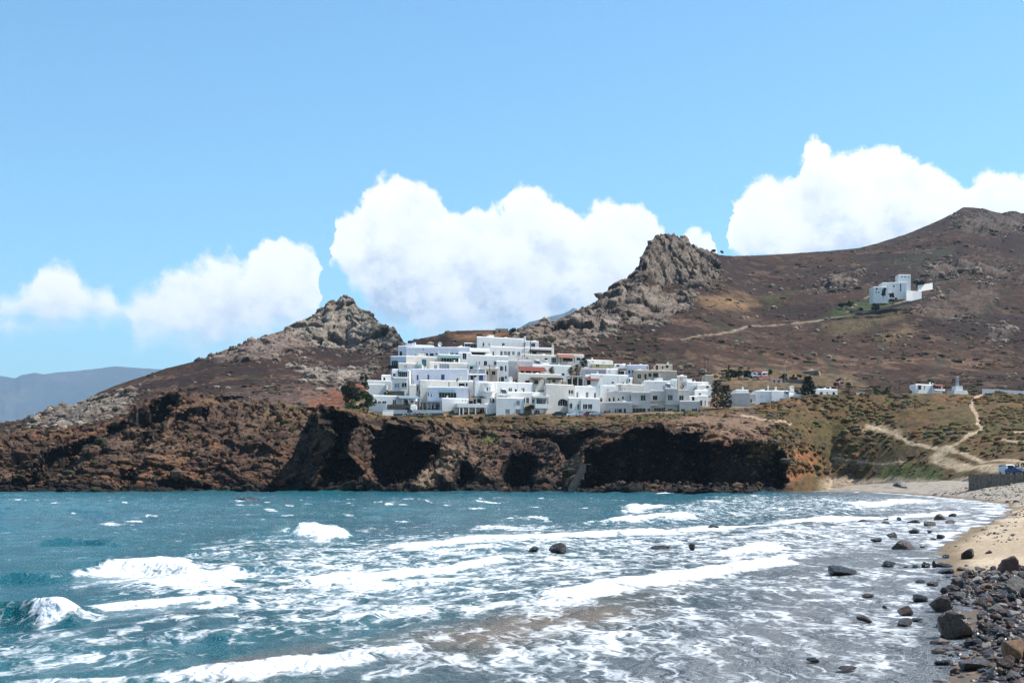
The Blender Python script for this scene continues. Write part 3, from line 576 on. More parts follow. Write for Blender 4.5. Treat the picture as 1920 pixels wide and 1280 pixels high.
def build_sea():
    py = np.concatenate([np.geomspace(6200, 1350, 60), np.linspace(1345, 960, 400), np.linspace(960, 915.5, 90)[1:]]); px = np.concatenate([-140-np.geomspace(3600, 8, 90), np.linspace(-140, 2060, 940), 2060+np.geomspace(8, 900, 30)])
    Yg = np.repeat((CH*F/(py-HY))[:, None], len(px), 1); X = (px[None]-CX)/F*Yg
    PX = np.broadcast_to(px, X.shape); PY = np.broadcast_to(py[:, None], X.shape)
    Z = np.zeros(X.shape); dX = np.zeros(X.shape); dY = np.zeros(X.shape)
    far = sstep(Yg, 30, 140); prox = np.clip((shore_x(Yg)-X)/np.clip(Yg*0.12, 4, 30), 0.0, 1)
    r = np.random.default_rng(11)
    for i in range(34):
        lam = 0.7*1.115**i; k = 2*math.pi/lam; th = math.radians(-27)+r.normal(0, 0.42)
        kx, ky = k*math.cos(th), k*math.sin(th); amp = 0.0085*lam**0.92*(0.55 if lam < 3 else 0.8)
        px_res = Yg*0.0009*3; att = np.clip((lam-px_res)/px_res, 0, 1)*(0.35+0.65*prox)*(0.45+0.9*far)
        env = 0.55+0.65*vnoise(X/(lam*4)+i*3.1, Yg/(lam*4)+i*1.7, seed=200+i)
        ph = kx*X+ky*Yg+r.uniform(0, 6.28)+1.2*vnoise(X/(lam*2.5), Yg/(lam*2.5), seed=300+i)
        a = amp*att*env; Z += a*np.sin(ph); q = 0.7*a; dX += q*np.cos(ph)*math.cos(th); dY += q*np.cos(ph)*math.sin(th)
    foam = np.zeros(X.shape); brown = np.zeros(X.shape)
    wob = fbm(X/2.2, Yg/2.2, oct=3, seed=401)
    for pts, H, w, fs in BREAK:
        p = np.array(pts, float); Yp = CH*F/(p[:,1]-HY); Xp = (p[:,0]-CX)/F*Yp
        m = (PX > p[:,0].min()-130) & (PX < p[:,0].max()+130) & (PY > p[:,1].min()-60) & (PY < p[:,1].max()+80)
        if not m.any(): continue
        x, y = X[m]+wob[m]*0.35*w, Yg[m]+wob[m]*0.8*w
        yl = np.interp(x, Xp, Yp) if Xp[-1] > Xp[0] else np.interp(x, Xp[::-1], Yp[::-1])
        sx = (x-Xp[0])/(Xp[-1]-Xp[0]); wl = vnoise(x/2.5, y/2.5, seed=412)*.09; end = sstep(sx+wl, -0.06, 0.22)*(1-sstep(sx+wl, 0.76, 1.06))
        sl = np.gradient(Yp, Xp).mean(); d = (y-yl)/math.sqrt(1+min(sl*sl, 9))       # + is behind the crest
        prof = np.where(d > 0, np.exp(-(d/(2.3*w))**2), np.exp(-(d/(0.75*w))**2))
        cr = 0.72+0.45*vnoise(x/1.7+H*9, y/1.7, seed=410)
        Z[m] += (0.66 if fs <= 0.12 else 0.48)*H*prof*end*cr
        lump = np.where(d > 0, np.exp(-(d/(0.7*w))**2), np.exp(-(d/(1.55*w))**2))*(0.76+0.42*fbm(x/1.6+H*7, y/3.2, oct=4, gain=.6, seed=415))
        if fs > 0:
            foam[m] = np.maximum(foam[m], 1.25*fs*lump*end); Z[m] += 0.07*w*0.5*lump*end*np.maximum(fbm(x/0.35, y/0.5, oct=3, seed=420), -0.2)*min(fs, 1)
        else: brown[m] = np.maximum(brown[m], -fs*prof*end)
    # standing lacy foam left by broken waves
    def reg(poly, w, v): return soft(PX, PY, np.array(poly, float), w)*v
    base = reg([(250,1062),(700,1000),(1100,985),(1600,962),(1830,955),(1790,1010),(1500,1060),(1150,1130),(1000,1180),(560,1180),(420,1120)], 30, 0.46)
    base = np.maximum(base, reg([(-140,1160),(420,1120),(900,1130),(1250,1120),(1250,1200),(1050,1280),(700,1290),(560,1200),(250,1260),(-140,1270)], 25, 0.30))
    base = np.maximum(base, reg([(760,1300),(930,1225),(1120,1185),(1280,1150),(1300,1200),(1100,1260),(980,1300)], 18, 0.42))
    base = np.maximum(base, reg([(1250,1080),(1600,1040),(1780,1030),(1760,1090),(1700,1300),(1000,1300)], 30, 0.35))  # right shallows: extra foam painted in for fine sun glitter
    base = np.maximum(base, reg([(350,1020),(520,1000),(660,1015),(560,1040),(420,1050)], 14, 0.30))
    base = np.maximum(base, reg([(1350,930),(1600,925),(1905,940),(1830,958),(1500,972),(1250,985),(1100,985)], 10, 0.38))
    base = np.maximum(base, 0.05)
    foam = np.maximum(foam, base)
    s = X-shore_x(Yg); sw = np.clip(Yg/60, 0.5, 3)
    foam = np.maximum(foam, (0.72+.3*wob)*np.exp(-((s+0.6*sw+wob*1.3*sw)/(0.6*sw))**2)*sstep(Yg, 50, 70))                    # swash edge
    rocky = (PY < 925)&(PX < 1500); foam = np.maximum(foam, np.where(rocky, 0.75*sstep(vnoise(X/6, Yg/9, seed=431), 0.15, 0.7)*sstep(-PY, -921.5, -918.5), 0))
    caps = sstep(fbm(X/2.6, Yg/6, oct=3, seed=441), 0.36, 0.6)*0.62*sstep(Yg, 60, 90)*(1-sstep(Yg, 200, 330)); foam = np.maximum(foam, caps)
    Z = Z*(0.25+0.75*np.clip(prox*1.6, 0, 1))
    # water colour by depth over the sand; silvery sky reflection put into shallows
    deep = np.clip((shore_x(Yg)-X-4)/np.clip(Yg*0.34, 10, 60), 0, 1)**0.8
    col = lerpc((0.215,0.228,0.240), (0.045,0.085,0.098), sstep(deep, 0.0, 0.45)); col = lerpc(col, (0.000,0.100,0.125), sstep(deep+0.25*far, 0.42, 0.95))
    nn = fbm(X/9, Yg/16, oct=3, seed=451); col = lerpc(col, (0.000,0.060,0.090), sstep(nn, 0.0, 0.6)*0.5*sstep(deep, .3, .8))
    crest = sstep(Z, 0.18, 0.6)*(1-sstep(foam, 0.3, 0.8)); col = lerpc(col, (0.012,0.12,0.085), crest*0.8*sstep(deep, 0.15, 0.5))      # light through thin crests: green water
    col = lerpc(col, (0.22,0.12,0.045), np.clip(brown*1.2, 0, 1)); silt = reg([(380,1300),(540,1240),(760,1200),(1000,1140),(1200,1110),(1300,1100),(1250,1150),(900,1230),(600,1300)], 30, 0.85)*sstep(nn, -0.3, 0.3); col = lerpc(col, (0.24,0.165,0.10), silt)
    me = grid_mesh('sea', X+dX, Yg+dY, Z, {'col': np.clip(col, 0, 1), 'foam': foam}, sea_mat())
    o = link('sea', me, kind='structure')
build_sea()

# ------------------------------------------------------------------ buildings: kit of parts
def flat(name, c, rough=0.8, spec=0.3, var=0.0, vs=1.2, metal=0.0):
    m, nb, b = mat(name); b.inputs['Roughness'].default_value = rough; b.inputs['Specular IOR Level'].default_value = spec; b.inputs['Metallic'].default_value = metal
    if var:
        pos = nb.new('ShaderNodeNewGeometry').outputs['Position']; n = nb.noise(pos, vs, 5, 0.65); n2 = nb.noise(nb.vmath('MULTIPLY', pos, (2.5, 2.5, 0.35)), vs*0.8, 4, 0.6)
        f = nb.math('ADD', nb.math('MULTIPLY', n.outputs['Fac'], 0.6), nb.math('MULTIPLY', n2.outputs['Fac'], 0.4))
        nb.inp(b.inputs['Base Color'], nb.mix(nb.ss(f, 0.35, 0.68), tuple(max(0, v*(1-var)) for v in c)+(1,), tuple(min(1, v*(1+var*0.35)) for v in c)+(1,)))
        bp = nb.new('ShaderNodeBump'); bp.inputs['Strength'].default_value = 0.3; bp.inputs['Distance'].default_value = 0.05; nb.inp(bp.inputs['Height'], n.outputs['Fac']); nb.inp(b.inputs['Normal'], bp.outputs[0])
    else: b.inputs['Base Color'].default_value = tuple(c)+(1,)
    return m
M = {'white': flat('whitewash', (0.90,0.87,0.82), 0.85, 0.2, 0.10, 0.9), 'cream': flat('cream_render', (0.80,0.74,0.65), 0.85, 0.2, 0.12, 0.9), 'blue': flat('shade_blue_limewash', (0.79,0.78,0.83), 0.85, 0.2, 0.10, 0.8),  # blue: whitewash with the bluish cast of shade put into its colour
 'grey': flat('shade_grey_render', (0.60,0.56,0.52), 0.85, 0.2, 0.10, 0.9), 'tan': flat('unpainted_render', (0.58,0.49,0.38), 0.9, 0.2, 0.22, 0.8), 'pink': flat('pink_render', (0.66,0.58,0.55), 0.9, 0.2, 0.10, 0.9), 'yellow': flat('yellow_render', (0.72,0.62,0.36), 0.9, 0.2, 0.08, 0.9),  # grey: pale hotel render, its shaded tone put into the colour
 'stone': flat('dry_stone', (0.20,0.165,0.135), 0.95, 0.2, 0.55, 2.6), 'roof': flat('roof_screed', (0.66,0.63,0.58), 0.9, 0.2, 0.15, 0.7), 'frame': flat('painted_frame', (0.75,0.76,0.76), 0.5, 0.4), 'dframe': flat('dark_frame', (0.05,0.045,0.04), 0.5, 0.4),
 'bframe': flat('blue_joinery', (0.03,0.08,0.28), 0.5, 0.4), 'teal': flat('teal_awning', (0.085,0.20,0.21), 0.7, 0.3), 'sky': flat('blue_awning', (0.14,0.22,0.27), 0.7, 0.3), 'red': flat('red_tiles', (0.20,0.055,0.04), 0.8, 0.2, 0.25, 3.0), 'orange': flat('terracotta_canopy', (0.27,0.11,0.075), 0.8, 0.2, 0.2, 2.0),
 'wood': flat('weathered_wood', (0.09,0.06,0.045), 0.9, 0.2, 0.3, 3.0), 'dark': flat('dark_awning', (0.03,0.035,0.035), 0.8, 0.2), 'glass': flat('window_glass', (0.008,0.010,0.013), 0.12, 0.25), 'shutter': flat('grey_shutter', (0.34,0.35,0.38), 0.7, 0.3), 'tealdoor': flat('teal_joinery', (0.10,0.27,0.36), 0.5, 0.4), 'metal': flat('grey_metal', (0.30,0.31,0.32), 0.45, 0.5, metal=0.6),
 'blackpaint': flat('black_lettering', (0.01,0.01,0.012), 0.6, 0.3), 'bluepaint': flat('blue_lettering', (0.03,0.10,0.32), 0.6, 0.3), 'tank': flat('white_plastic', (0.8,0.8,0.8), 0.4, 0.4), 'solar': flat('solar_collector', (0.02,0.025,0.045), 0.15, 0.5)}
class MB:
    def __init__(s): s.v = []; s.f = []
    def quad(s, *p): n = len(s.v); s.v += [tuple(q) for q in p]; s.f.append(tuple(range(n, n+len(p)))); return s
    def box(s, x0, x1, y0, y1, z0, z1, tx=0.0, ty=0.0):
        n = len(s.v); a, b = tx, ty
        s.v += [(x0,y0,z0),(x1,y0,z0),(x1,y1,z0),(x0,y1,z0),(x0+a,y0+b,z1),(x1-a,y0+b,z1),(x1-a,y1-b,z1),(x0+a,y1-b,z1)]
        s.f += [tuple(n+i for i in q) for q in ((0,3,2,1),(4,5,6,7),(0,1,5,4),(1,2,6,5),(2,3,7,6),(3,0,4,7))]; return s
    def tube(s, p, q, r0, r1, k=7):
        p, q = Vector(p), Vector(q); d = (q-p).normalized(); a = d.orthogonal().normalized(); b = d.cross(a); n = len(s.v)
        for c, r in ((p, r0), (q, r1)):
            for i in range(k):
                t = 2*math.pi*i/k; s.v.append(tuple(c+a*math.cos(t)*r+b*math.sin(t)*r))
        for i in range(k): j = (i+1) % k; s.f.append((n+i, n+j, n+k+j, n+k+i))
        s.f.append(tuple(n+k+i for i in range(k))); s.f.append(tuple(n+i for i in reversed(range(k)))); return s
    def mesh(s, name, m, smooth=False):
        me = bpy.data.meshes.new(name); me.from_pydata(s.v, [], s.f); me.materials.append(m)
        if smooth: me.polygons.foreach_set('use_smooth', [True]*len(s.f))
        me.update(); return me
    def obj(s, name, m, parent=None, smooth=False, **kw): return link(name, s.mesh(name, m, smooth), parent, **kw)
def empty(name, loc, rz=0.0, **kw):
    o = bpy.data.objects.new(name, None); COL.objects.link(o); o.location = loc; o.rotation_euler = (0, 0, rz); o.empty_display_size = 1
    for k, v in kw.items(): o[k] = v
    return o
ZM = {'1': (630,600,6.4), '2': (860,610,1707/240), '3': (1020,640,8.0), '4': (1160,660,1920/280), '5': (1300,660,6.0), '6': (1600,480,1463/320), 'T': (690,690,12.8), 'U': (720,630,16.0), '7': (1500,700,1920/420), 'P': (0,0,1.0)}
class Frame:
    """a wall plane standing at depth Y, turned by yaw; photo positions map on to it"""
    def __init__(s, z, x0, y0, x1, y1, Y, yaw=0.0):
        s.z = z; zx, zy, k = ZM[z]; s.k = k
        s.px0, s.px1, s.py0, s.py1 = zx+x0/k, zx+x1/k, zy+y0/k, zy+y1/k
        a = math.radians(yaw); s.yaw = a; s.u = Vector((math.cos(a), math.sin(a), 0)); s.n = Vector((math.sin(a), -math.cos(a), 0))
        s.c = PV((s.px0+s.px1)/2, s.py1, Y); s.o = s.c.copy()
        s.o = s.hit(s.px0, s.py1); s.w = (s.hit(s.px1, s.py1)-s.o).length; s.h = s.hit((s.px0+s.px1)/2, s.py0).z-s.c.z; s.o.z = s.c.z
    def hit(s, px, py):
        d = Vector(((px-CX)/F, 1.0, (HY-py)/F)); e = Vector((0, 0, CH)); t = (s.c-e).dot(s.n)/d.dot(s.n); return e+d*t
    def loc(s, zx, zy):
        """zoom-picture position -> (along wall, height)"""
        ox, oy, k = ZM[s.z]; p = s.hit(ox+zx/k, oy+zy/k)-s.o; return p.dot(s.u), p.z
def holes_wall(mb, w, z0, z1, holes, y=0.0, rec=0.30):
    """wall in the plane y (outside is -y) with rectangular or arched openings cut through and their reveals"""
    xs = sorted({0.0, w}|{h[0] for h in holes}|{h[0]+h[2] for h in holes}); zs = sorted({z0, z1}|{h[1] for h in holes}|{h[1]+h[3] for h in holes})
    for i in range(len(xs)-1):
        for j in range(len(zs)-1):
            cx, cz = (xs[i]+xs[i+1])/2, (zs[j]+zs[j+1])/2
            if any(h[0] < cx < h[0]+h[2] and h[1] < cz < h[1]+h[3] for h in holes): continue
            mb.quad((xs[i],y,zs[j]),(xs[i+1],y,zs[j]),(xs[i+1],y,zs[j+1]),(xs[i],y,zs[j+1]))
    for x, z, hw, hh, kind in holes:
        a, b, c, d = (x,z),(x+hw,z),(x+hw,z+hh),(x,z+hh)
        for p, q in ((a,b),(b,c),(c,d),(d,a)): mb.quad((p[0],y,p[1]),(p[0],y+rec,p[1]),(q[0],y+rec,q[1]),(q[0],y,q[1]))
        if kind == 'a':
            r = min(hw/2, hh*0.6); cx, cz = x+hw/2, z+hh-r; arc = [(cx-hw/2*math.cos(t), cz+r*math.sin(t)) for t in np.linspace(0, math.pi, 13)]
            for k in range(6): mb.quad((x,y-.002,z+hh),(arc[k][0],y-.002,arc[k][1]),(arc[k+1][0],y-.002,arc[k+1][1])); mb.quad((x+hw,y-.002,z+hh),(arc[11-k+1][0],y-.002,arc[11-k+1][1]),(arc[11-k][0],y-.002,arc[11-k][1]))
def window(x, z, w, h, kind, parent, y=0.0):
    fm = {'w':'frame','a':'frame','b':'bframe','d':'dframe','g':'frame','s':'frame','t':'tealdoor','B':'bframe'}[kind]; pm = {'s':'shutter','b':'bframe','t':'tealdoor'}.get(kind, 'glass')
    f = min(0.055, w*0.09); mb = MB(); y0, y1 = y+0.18, y+0.28
    mb.box(x, x+f, y0, y1, z, z+h).box(x+w-f, x+w, y0, y1, z, z+h).box(x+f, x+w-f, y0, y1, z, z+f).box(x+f, x+w-f, y0, y1, z+h-f, z+h)
    n = 1 if w < 1.6 else max(2, int(w/1.1)); n = n if kind in 'gB' or w > 0.9 else 0
    for i in range(n): c = x+w*(i+1)/(n+1); mb.box(c-f/2, c+f/2, y0+.005, y1-.005, z+f, z+h-f)
    door = kind in 'bdt' and h > 1.55
    o = mb.obj('door' if door else 'window', M[fm], parent)
    p = MB().quad((x+f*.5,y+.25,z+f*.5),(x+w-f*.5,y+.25,z+f*.5),(x+w-f*.5,y+.25,z+h-f*.5),(x+f*.5,y+.25,z+h-f*.5)); p.obj('panel' if kind in 'bt' else 'pane', M[pm], o)
    if kind in 'wagB' and h < 2.2: MB().box(x-.08, x+w+.08, y-.10, y+.12, z-.09, z-.002).obj('sill', M['white'], o)
NH = [0]
def house(z, x0, y0, x1, y1, Y, label, wins=(), yaw=0.0, dep=9.0, paint='white', chim=(), slabs=(), down=9.0, par=0.5, name='house', cat='house', rwins=(), extra=None):
    NH[0] += 1; Y = Y+NH[0]*0.013; yaw = yaw+((NH[0]*37) % 11-5)*0.5+{'white': 23, 'cream': 23, 'pink': 14, 'yellow': 16, 'tan': 12}.get(paint, -2)*(0.6 if Y > 700 else 1)
    fr = Frame(z, x0, y0, x1, y1, Y, yaw); w, h = fr.w, fr.h
    root = empty(name, fr.o, fr.yaw, label=label, category=cat)
    c = min(0.22, h*0.12); t = 0.28; hs = []
    for (wx, wy, ww, wh, kind) in wins:
        gx, gy = ww*.10, wh*.06; a, b = fr.loc(wx-gx, wy+wh+gy), fr.loc(wx+ww+gx, wy-gy); x, zz = max(a[0], 0.12), a[1]; x2 = min(b[0], w-0.12); z2 = min(b[1], h-c-0.1)
        if x2-x > 0.15 and z2-zz > 0.15: hs.append((x, zz, x2-x, z2-zz, kind))
    mb = MB(); zb = -down; top = h-c
    holes_wall(mb, w, zb, top, hs)
    dv = (math.sin(fr.yaw)*dep, math.cos(fr.yaw)*dep)      # plots are skewed: party walls run straight back from the street
    o1 = [(0,0),(w,0),(w+dv[0],dv[1]),dv]; cxm, cym = (w+dv[0])/2, dv[1]/2
    for i in (1, 2, 3): j = (i+1) % 4; mb.quad((*o1[i],zb),(*o1[j],zb),(*o1[j],top),(*o1[i],top))
    def ring(d):
        m_ = min(w, dep); return [(cxm+(x-cxm)*(1-2*d/w), cym+(y-cym)*(1-2*d/dep)) for x, y in o1]
    r2, r3 = ring(c), ring(c+t); zr = h-min(par, h*0.3)
    for i in range(4):
        j = (i+1) % 4
        mb.quad((*o1[i],top),(*o1[j],top),(*r2[j],h),(*r2[i],h)); mb.quad((*r2[i],h),(*r2[j],h),(*r3[j],h),(*r3[i],h)); mb.quad((*r3[i],h),(*r3[j],h),(*r3[j],zr),(*r3[i],zr))
    mb.obj('wall', M[paint], root)
    rf = MB().quad(*[(*q, zr-0.004) for q in r3]).quad(*[(*q, zr-0.3) for q in r3]).obj('roof', M['roof'], root)
    for q in hs: window(*q, root)
    for (cx, cy0, cw, *rest) in chim:
        a = fr.loc(cx, cy0); b = fr.loc(cx+cw, cy0); wd = max(b[0]-a[0], 0.35); dd = rest[0] if rest else 2.0; H_ = a[1]; zb2 = zr-0.25
        if len(rest) > 1: zb2 = fr.loc(cx, rest[1])[1]
        ch = MB().box(a[0], a[0]+wd, dd, dd+wd*0.8, zb2, H_-0.25, 0.03, 0.03).box(a[0]-.06, a[0]+wd+.06, dd-.06, dd+wd*0.8+.06, H_-0.25, H_-0.12).box(a[0]+wd*.2, a[0]+wd*.8, dd+wd*.15, dd+wd*.65, H_-0.12, H_, .04, .04)
        ch.obj('chimney', M[paint if paint != 'tan' else 'white'], root)
    for (nm, m, sx0, sy0, sx1, sy1, out, drop) in slabs:   # awnings and porch roofs: front edge reaches out, drops towards its lip
        a, b = fr.loc(sx0, sy1), fr.loc(sx1, sy0); zt, zl = b[1], a[1]; th = max(0.08, (zt-zl) if not drop else 0.08)
        s = MB(); xa, xb = a[0], b[0]
        if drop: s.v = [(xa,-0.02,zt-th),(xb,-0.02,zt-th),(xb,-out,zl),(xa,-out,zl),(xa,-0.02,zt),(xb,-0.02,zt),(xb,-out,zl+th),(xa,-out,zl+th)]; s.f = [(0,3,2,1),(4,5,6,7),(3,7,6,2),(0,1,5,4),(1,2,6,5),(0,4,7,3)]
        else: s.box(xa, xb, -out, -0.02, zl, zt)
        so = s.obj(nm, M[m], root)
    if extra: extra(fr, root)
    rr = random.Random(NH[0]*31+5)
    if Y < 600 and w > 4 and down > 5:         # roof clutter: flues, aerials, stair heads
        px_, py_ = rr.uniform(.15, .8)*w, rr.uniform(.3, .6)
        if rr.random() < .55: hh = rr.uniform(.7, 1.3); x = px_+dv[0]*py_; y = dv[1]*py_; MB().box(x, x+.42, y, y+.42, zr-.05, h+hh-.2, .02, .02).box(x-.05, x+.47, y-.05, y+.47, h+hh-.2, h+hh-.1).obj('flue', M['white'], root)
        if rr.random() < .45: x = rr.uniform(.1, .9)*w+dv[0]*.4; y = dv[1]*.4; hh = rr.uniform(1.6, 2.8); MB().box(x-.03, x+.03, y-.03, y+.03, zr-.05, h+hh).box(x-.5, x+.5, y-.02, y+.02, h+hh-.15, h+hh-.10).box(x-.35, x+.35, y-.02, y+.02, h+hh-.45, h+hh-.40).obj('aerial', M['metal'], root)
        if rr.random() < .3 and w > 6 and h > 2.5: x = rr.uniform(.1, .55)*w+dv[0]*.55; y = dv[1]*.55; MB().box(x, x+2.3, y, y+2.2, zr-.05, h+1.3, .06, .06).obj('stair_head', M[paint], root)
        if rr.random() < .35: x = rr.uniform(.1, .9)*w+dv[0]*.25; y = dv[1]*.25; MB().tube((x,y,h+.1), (x+1.1,y,h+.1), .32, .32, 10).box(x+.1, x+.2, y-.3, y+.3, zr-.05, h-.1).box(x+.9, x+1.0, y-.3, y+.3, zr-.05, h-.1).obj('water_tank', M['tank'], root)
        if not wins and h > 1.2:
            for k in range(1+int(w > 9)): ww, wh = rr.uniform(.5, .9), min(rr.uniform(.6, 1.1), h*.4); x = w*(.25+.4*k)+rr.uniform(-.6, .6); z0_ = h*.5-wh/2; window(x, z0_, ww, wh, 'd', root, -.22)
        if h > 3 and rr.random() < .5: x = rr.choice([.12, w-.2]); MB().box(x, x+.09, -.10, -.012, -2, h-.45).obj('downpipe', M['shutter'], root)
    return root
def posts(zx_list, ytop, ybot, y, m='white', r=0.11, nm='column'):
    def f(fr, root):
        for zx in zx_list: a = fr.loc(zx, ytop); b = fr.loc(zx, ybot); MB().box(a[0]-r, a[0]+r, y-r, y+r, b[1]-0.6, a[1]).obj(nm, M[m], root)
    return f
def both(*fs):
    def f(fr, root):
        for g in fs: g(fr, root)
    return f
def balcony(x0, x1, ytop, ybot, out=1.2, m='white'):
    def f(fr, root):
        a, b = fr.loc(x0, ybot), fr.loc(x1, ytop); mb = MB(); X0, X1, z0, z1 = a[0], b[0], a[1], b[1]
        mb.box(X0, X1, -out, -0.01, z0, z0+0.14); mb.box(X0, X1, -out, -out+0.13, z0+0.14, z1).box(X0, X0+.13, -out+.13, -0.01, z0+.14, z1-.002).box(X1-.13, X1, -out+.13, -0.01, z0+.14, z1-.002); mb.obj('balcony', M[m], root)
    return f
def wall_run(name, z, pts, Y0, Y1, h_px, label, m='stone', th=0.5, cat='wall', cap=None, down=2.0):
    """a free-standing wall through photo points (top edge), depth running from Y0 to Y1; stones or blocks proud of it where it is stone"""
    ox, oy, k = ZM[z]; n = len(pts); root = empty(name, PV(ox+pts[0][0]/k, oy+pts[0][1]/k+h_px/k, Y0), 0, label=label, category=cat, kind='thing'); o = root.location; mb = MB()
    P3 = [PV(ox+p[0]/k, oy+p[1]/k, Y0+(Y1-Y0)*i/max(1, n-1))-o for i, p in enumerate(pts)]
    hm = h_px/k*Y0/F
    for a, b in zip(P3[:-1], P3[1:]):
        d = (b-a); d.z = 0; q = Vector((-d.y, d.x, 0)).normalized()*th
        A, B = a, b; zb = -down-hm
        mb.quad((A.x,A.y,A.z-hm+zb),(B.x,B.y,B.z-hm+zb),B,A).quad(A,B,B+q,A+q).quad((B+q).to_tuple(),(A+q).to_tuple(),(A.x+q.x,A.y+q.y,A.z-hm+zb),(B.x+q.x,B.y+q.y,B.z-hm+zb)).quad((A.x+q.x,A.y+q.y,A.z-hm+zb),(A+q).to_tuple(),A.to_tuple(),(A.x,A.y,A.z-hm+zb)).quad((B.x,B.y,B.z-hm+zb),B.to_tuple(),(B+q).to_tuple(),(B.x+q.x,B.y+q.y,B.z-hm+zb))
    mb.obj('wall', M[m], root)
    if cap:
        cm = MB()
        for a, b in zip(P3[:-1], P3[1:]):
            d = (b-a); d.z = 0; q = Vector((-d.y, d.x, 0)).normalized(); u = Vector((0, 0, 0.16)); s0, s1 = q*-0.06, q*(th+.06)
            e = Vector((0,0,.004)); cm.quad(a+s0+e, b+s0+e, b+s0+u, a+s0+u).quad(a+s0+u, b+s0+u, b+s1+u, a+s1+u).quad(b+s1+e, a+s1+e, a+s1+u, b+s1+u)
        cm.obj('coping', M[cap], root)
    return root

# ------------------------------------------------------------------ the village, front row to back
house('T',115,655,1150,870,452,'long low white villa at the left end of the village above the cliff',[(150,800,36,55,'w'),(245,795,62,52,'w'),(350,795,86,48,'w'),(600,768,28,100,'d'),(640,768,28,100,'d'),(318,735,16,14,'d')],dep=7,
  slabs=[('awning','sky',690,672,1190,735,3.0,True)], extra=posts([760,900,1050,1180],735,880,-2.9,'frame',0.07,'post'))
wall_run('terrace_wall','T',[(20,858),(450,852)],448,448,100,'plain white terrace wall left of the rubble wall below the low villa','white',cap='white')
wall_run('stone_wall','T',[(450,875),(1020,872)],448.5,448.5,95,'brown rubble wall in front of the low villa with the blue awning','stone')
house('T',1020,880,1165,995,449,'small plain white block beside the pergola of the blue shuttered house',dep=3,par=.2,name='outbuilding',cat='outbuilding')
wall_run('terrace_wall','1',[(560,1078),(700,1080),(1290,1084)],444,448,45,'long curving white pool terrace wall below the low villa','white',cap='white')
wall_run('stone_wall','1',[(690,1122),(980,1118),(1290,1112)],443,446,48,'dark stone retaining wall under the sunbathing terrace','stone')
house('1',672,588,882,845,470,'tall white apartment house with blue awning over its glazed corner balcony',[(752,612,52,68,'g'),(812,610,42,70,'g'),(706,762,24,48,'s'),(740,758,22,52,'s'),(794,756,24,46,'w'),(824,754,24,48,'w'),(685,640,28,42,'g')],yaw=6,dep=10,
  slabs=[('awning','sky',745,592,858,622,1.0,True)],extra=balcony(680,860,682,700,0.7))
wall_run('stone_wall','1',[(650,850),(820,848)],464,464,50,'dark stone plinth under the tall apartment house with the blue awning','stone')
house('1',880,770,962,900,463,'square cream block with stone ramp beside the tall apartment house',dep=5,paint='cream',par=.25)
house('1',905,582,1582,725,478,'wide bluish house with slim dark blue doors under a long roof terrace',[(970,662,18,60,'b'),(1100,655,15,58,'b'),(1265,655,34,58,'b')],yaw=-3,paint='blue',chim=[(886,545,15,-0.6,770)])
house('1',925,725,1095,985,466,'narrow stepped white house with four dark blue windows',[(972,795,14,55,'b'),(1022,790,18,55,'b'),(1042,918,26,55,'b'),(1000,850,9,35,'w')],yaw=-2,paint='white',extra=balcony(926,1000,722,775,1.0,'blue'))
house('1',1010,722,1700,800,468,'white roof terrace with open cream parapets and a rounded white chimney',[(1350,745,12,50,'s'),(1480,760,60,30,'d'),(1560,755,20,38,'w')],yaw=0,paint='cream',chim=[(1503,634,27,1.0,722)])
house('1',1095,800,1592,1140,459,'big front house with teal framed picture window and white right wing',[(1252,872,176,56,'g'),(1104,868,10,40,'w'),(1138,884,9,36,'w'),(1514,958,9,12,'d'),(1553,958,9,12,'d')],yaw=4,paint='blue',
  slabs=[('awning','teal',1232,846,1425,868,1.1,True)])
house('1',1272,935,1592,1142,456.5,'plain white cube wing of the house with the teal picture window',[(1514,958,9,12,'d'),(1553,958,9,12,'d')],yaw=2,par=.2,dep=6)
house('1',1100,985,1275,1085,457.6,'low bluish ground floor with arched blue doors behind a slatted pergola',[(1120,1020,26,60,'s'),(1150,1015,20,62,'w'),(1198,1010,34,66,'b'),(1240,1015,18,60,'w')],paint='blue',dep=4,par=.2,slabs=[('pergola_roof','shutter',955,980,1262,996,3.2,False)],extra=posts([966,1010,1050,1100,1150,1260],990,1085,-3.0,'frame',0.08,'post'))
def drum(fr, root):   # half-round bay of the tower house
    a, b = fr.loc(300, 760), fr.loc(470, 1060); r = (b[0]-a[0])/2; cx = a[0]+r; mb = MB(); k = 14; ang = [math.pi*i/k for i in range(k+1)]; z0, z1 = b[1], a[1]
    for i in range(k): p = [(cx-r*math.cos(t), -r*0.6*math.sin(t)) for t in (ang[i], ang[i+1])]; mb.quad((*p[0],z0),(*p[1],z0),(*p[1],z1-.2),(*p[0],z1-.2)); q = [(cx-(r-.2)*math.cos(t), -(r-.2)*0.6*math.sin(t)) for t in (ang[i], ang[i+1])]; mb.quad((*p[0],z1-.2),(*p[1],z1-.2),(*q[1],z1),(*q[0],z1)); mb.quad((*q[0],z1),(*q[1],z1),(cx,0.3,z1))
    mb.obj('round_bay', M['white'], root)
    ya = -r*0.6
    for (wx, wy, ww, wh) in ((355,830,14,46),(384,828,16,46),(393,972,18,58),(428,972,20,60)):
        p, q = fr.loc(wx, wy+wh), fr.loc(wx+ww, wy); window(p[0], p[1], q[0]-p[0], q[1]-p[1], 'd', root, ya-0.22)
    p, q = fr.loc(312, 892), fr.loc(438, 880); MB().box(p[0], q[0], ya-1.0, ya+.3, p[1], q[1]).obj('balcony', M['white'], root)
house('2',190,745,495,1062,462,'white house with a half-round bay and a tapering tower chimney',[(250,980,46,72,'d'),(200,985,30,60,'d')],yaw=3,slabs=[('awning','dark',155,945,335,968,2.2,True)],chim=[(212,690,44,-0.5,960)],extra=drum)
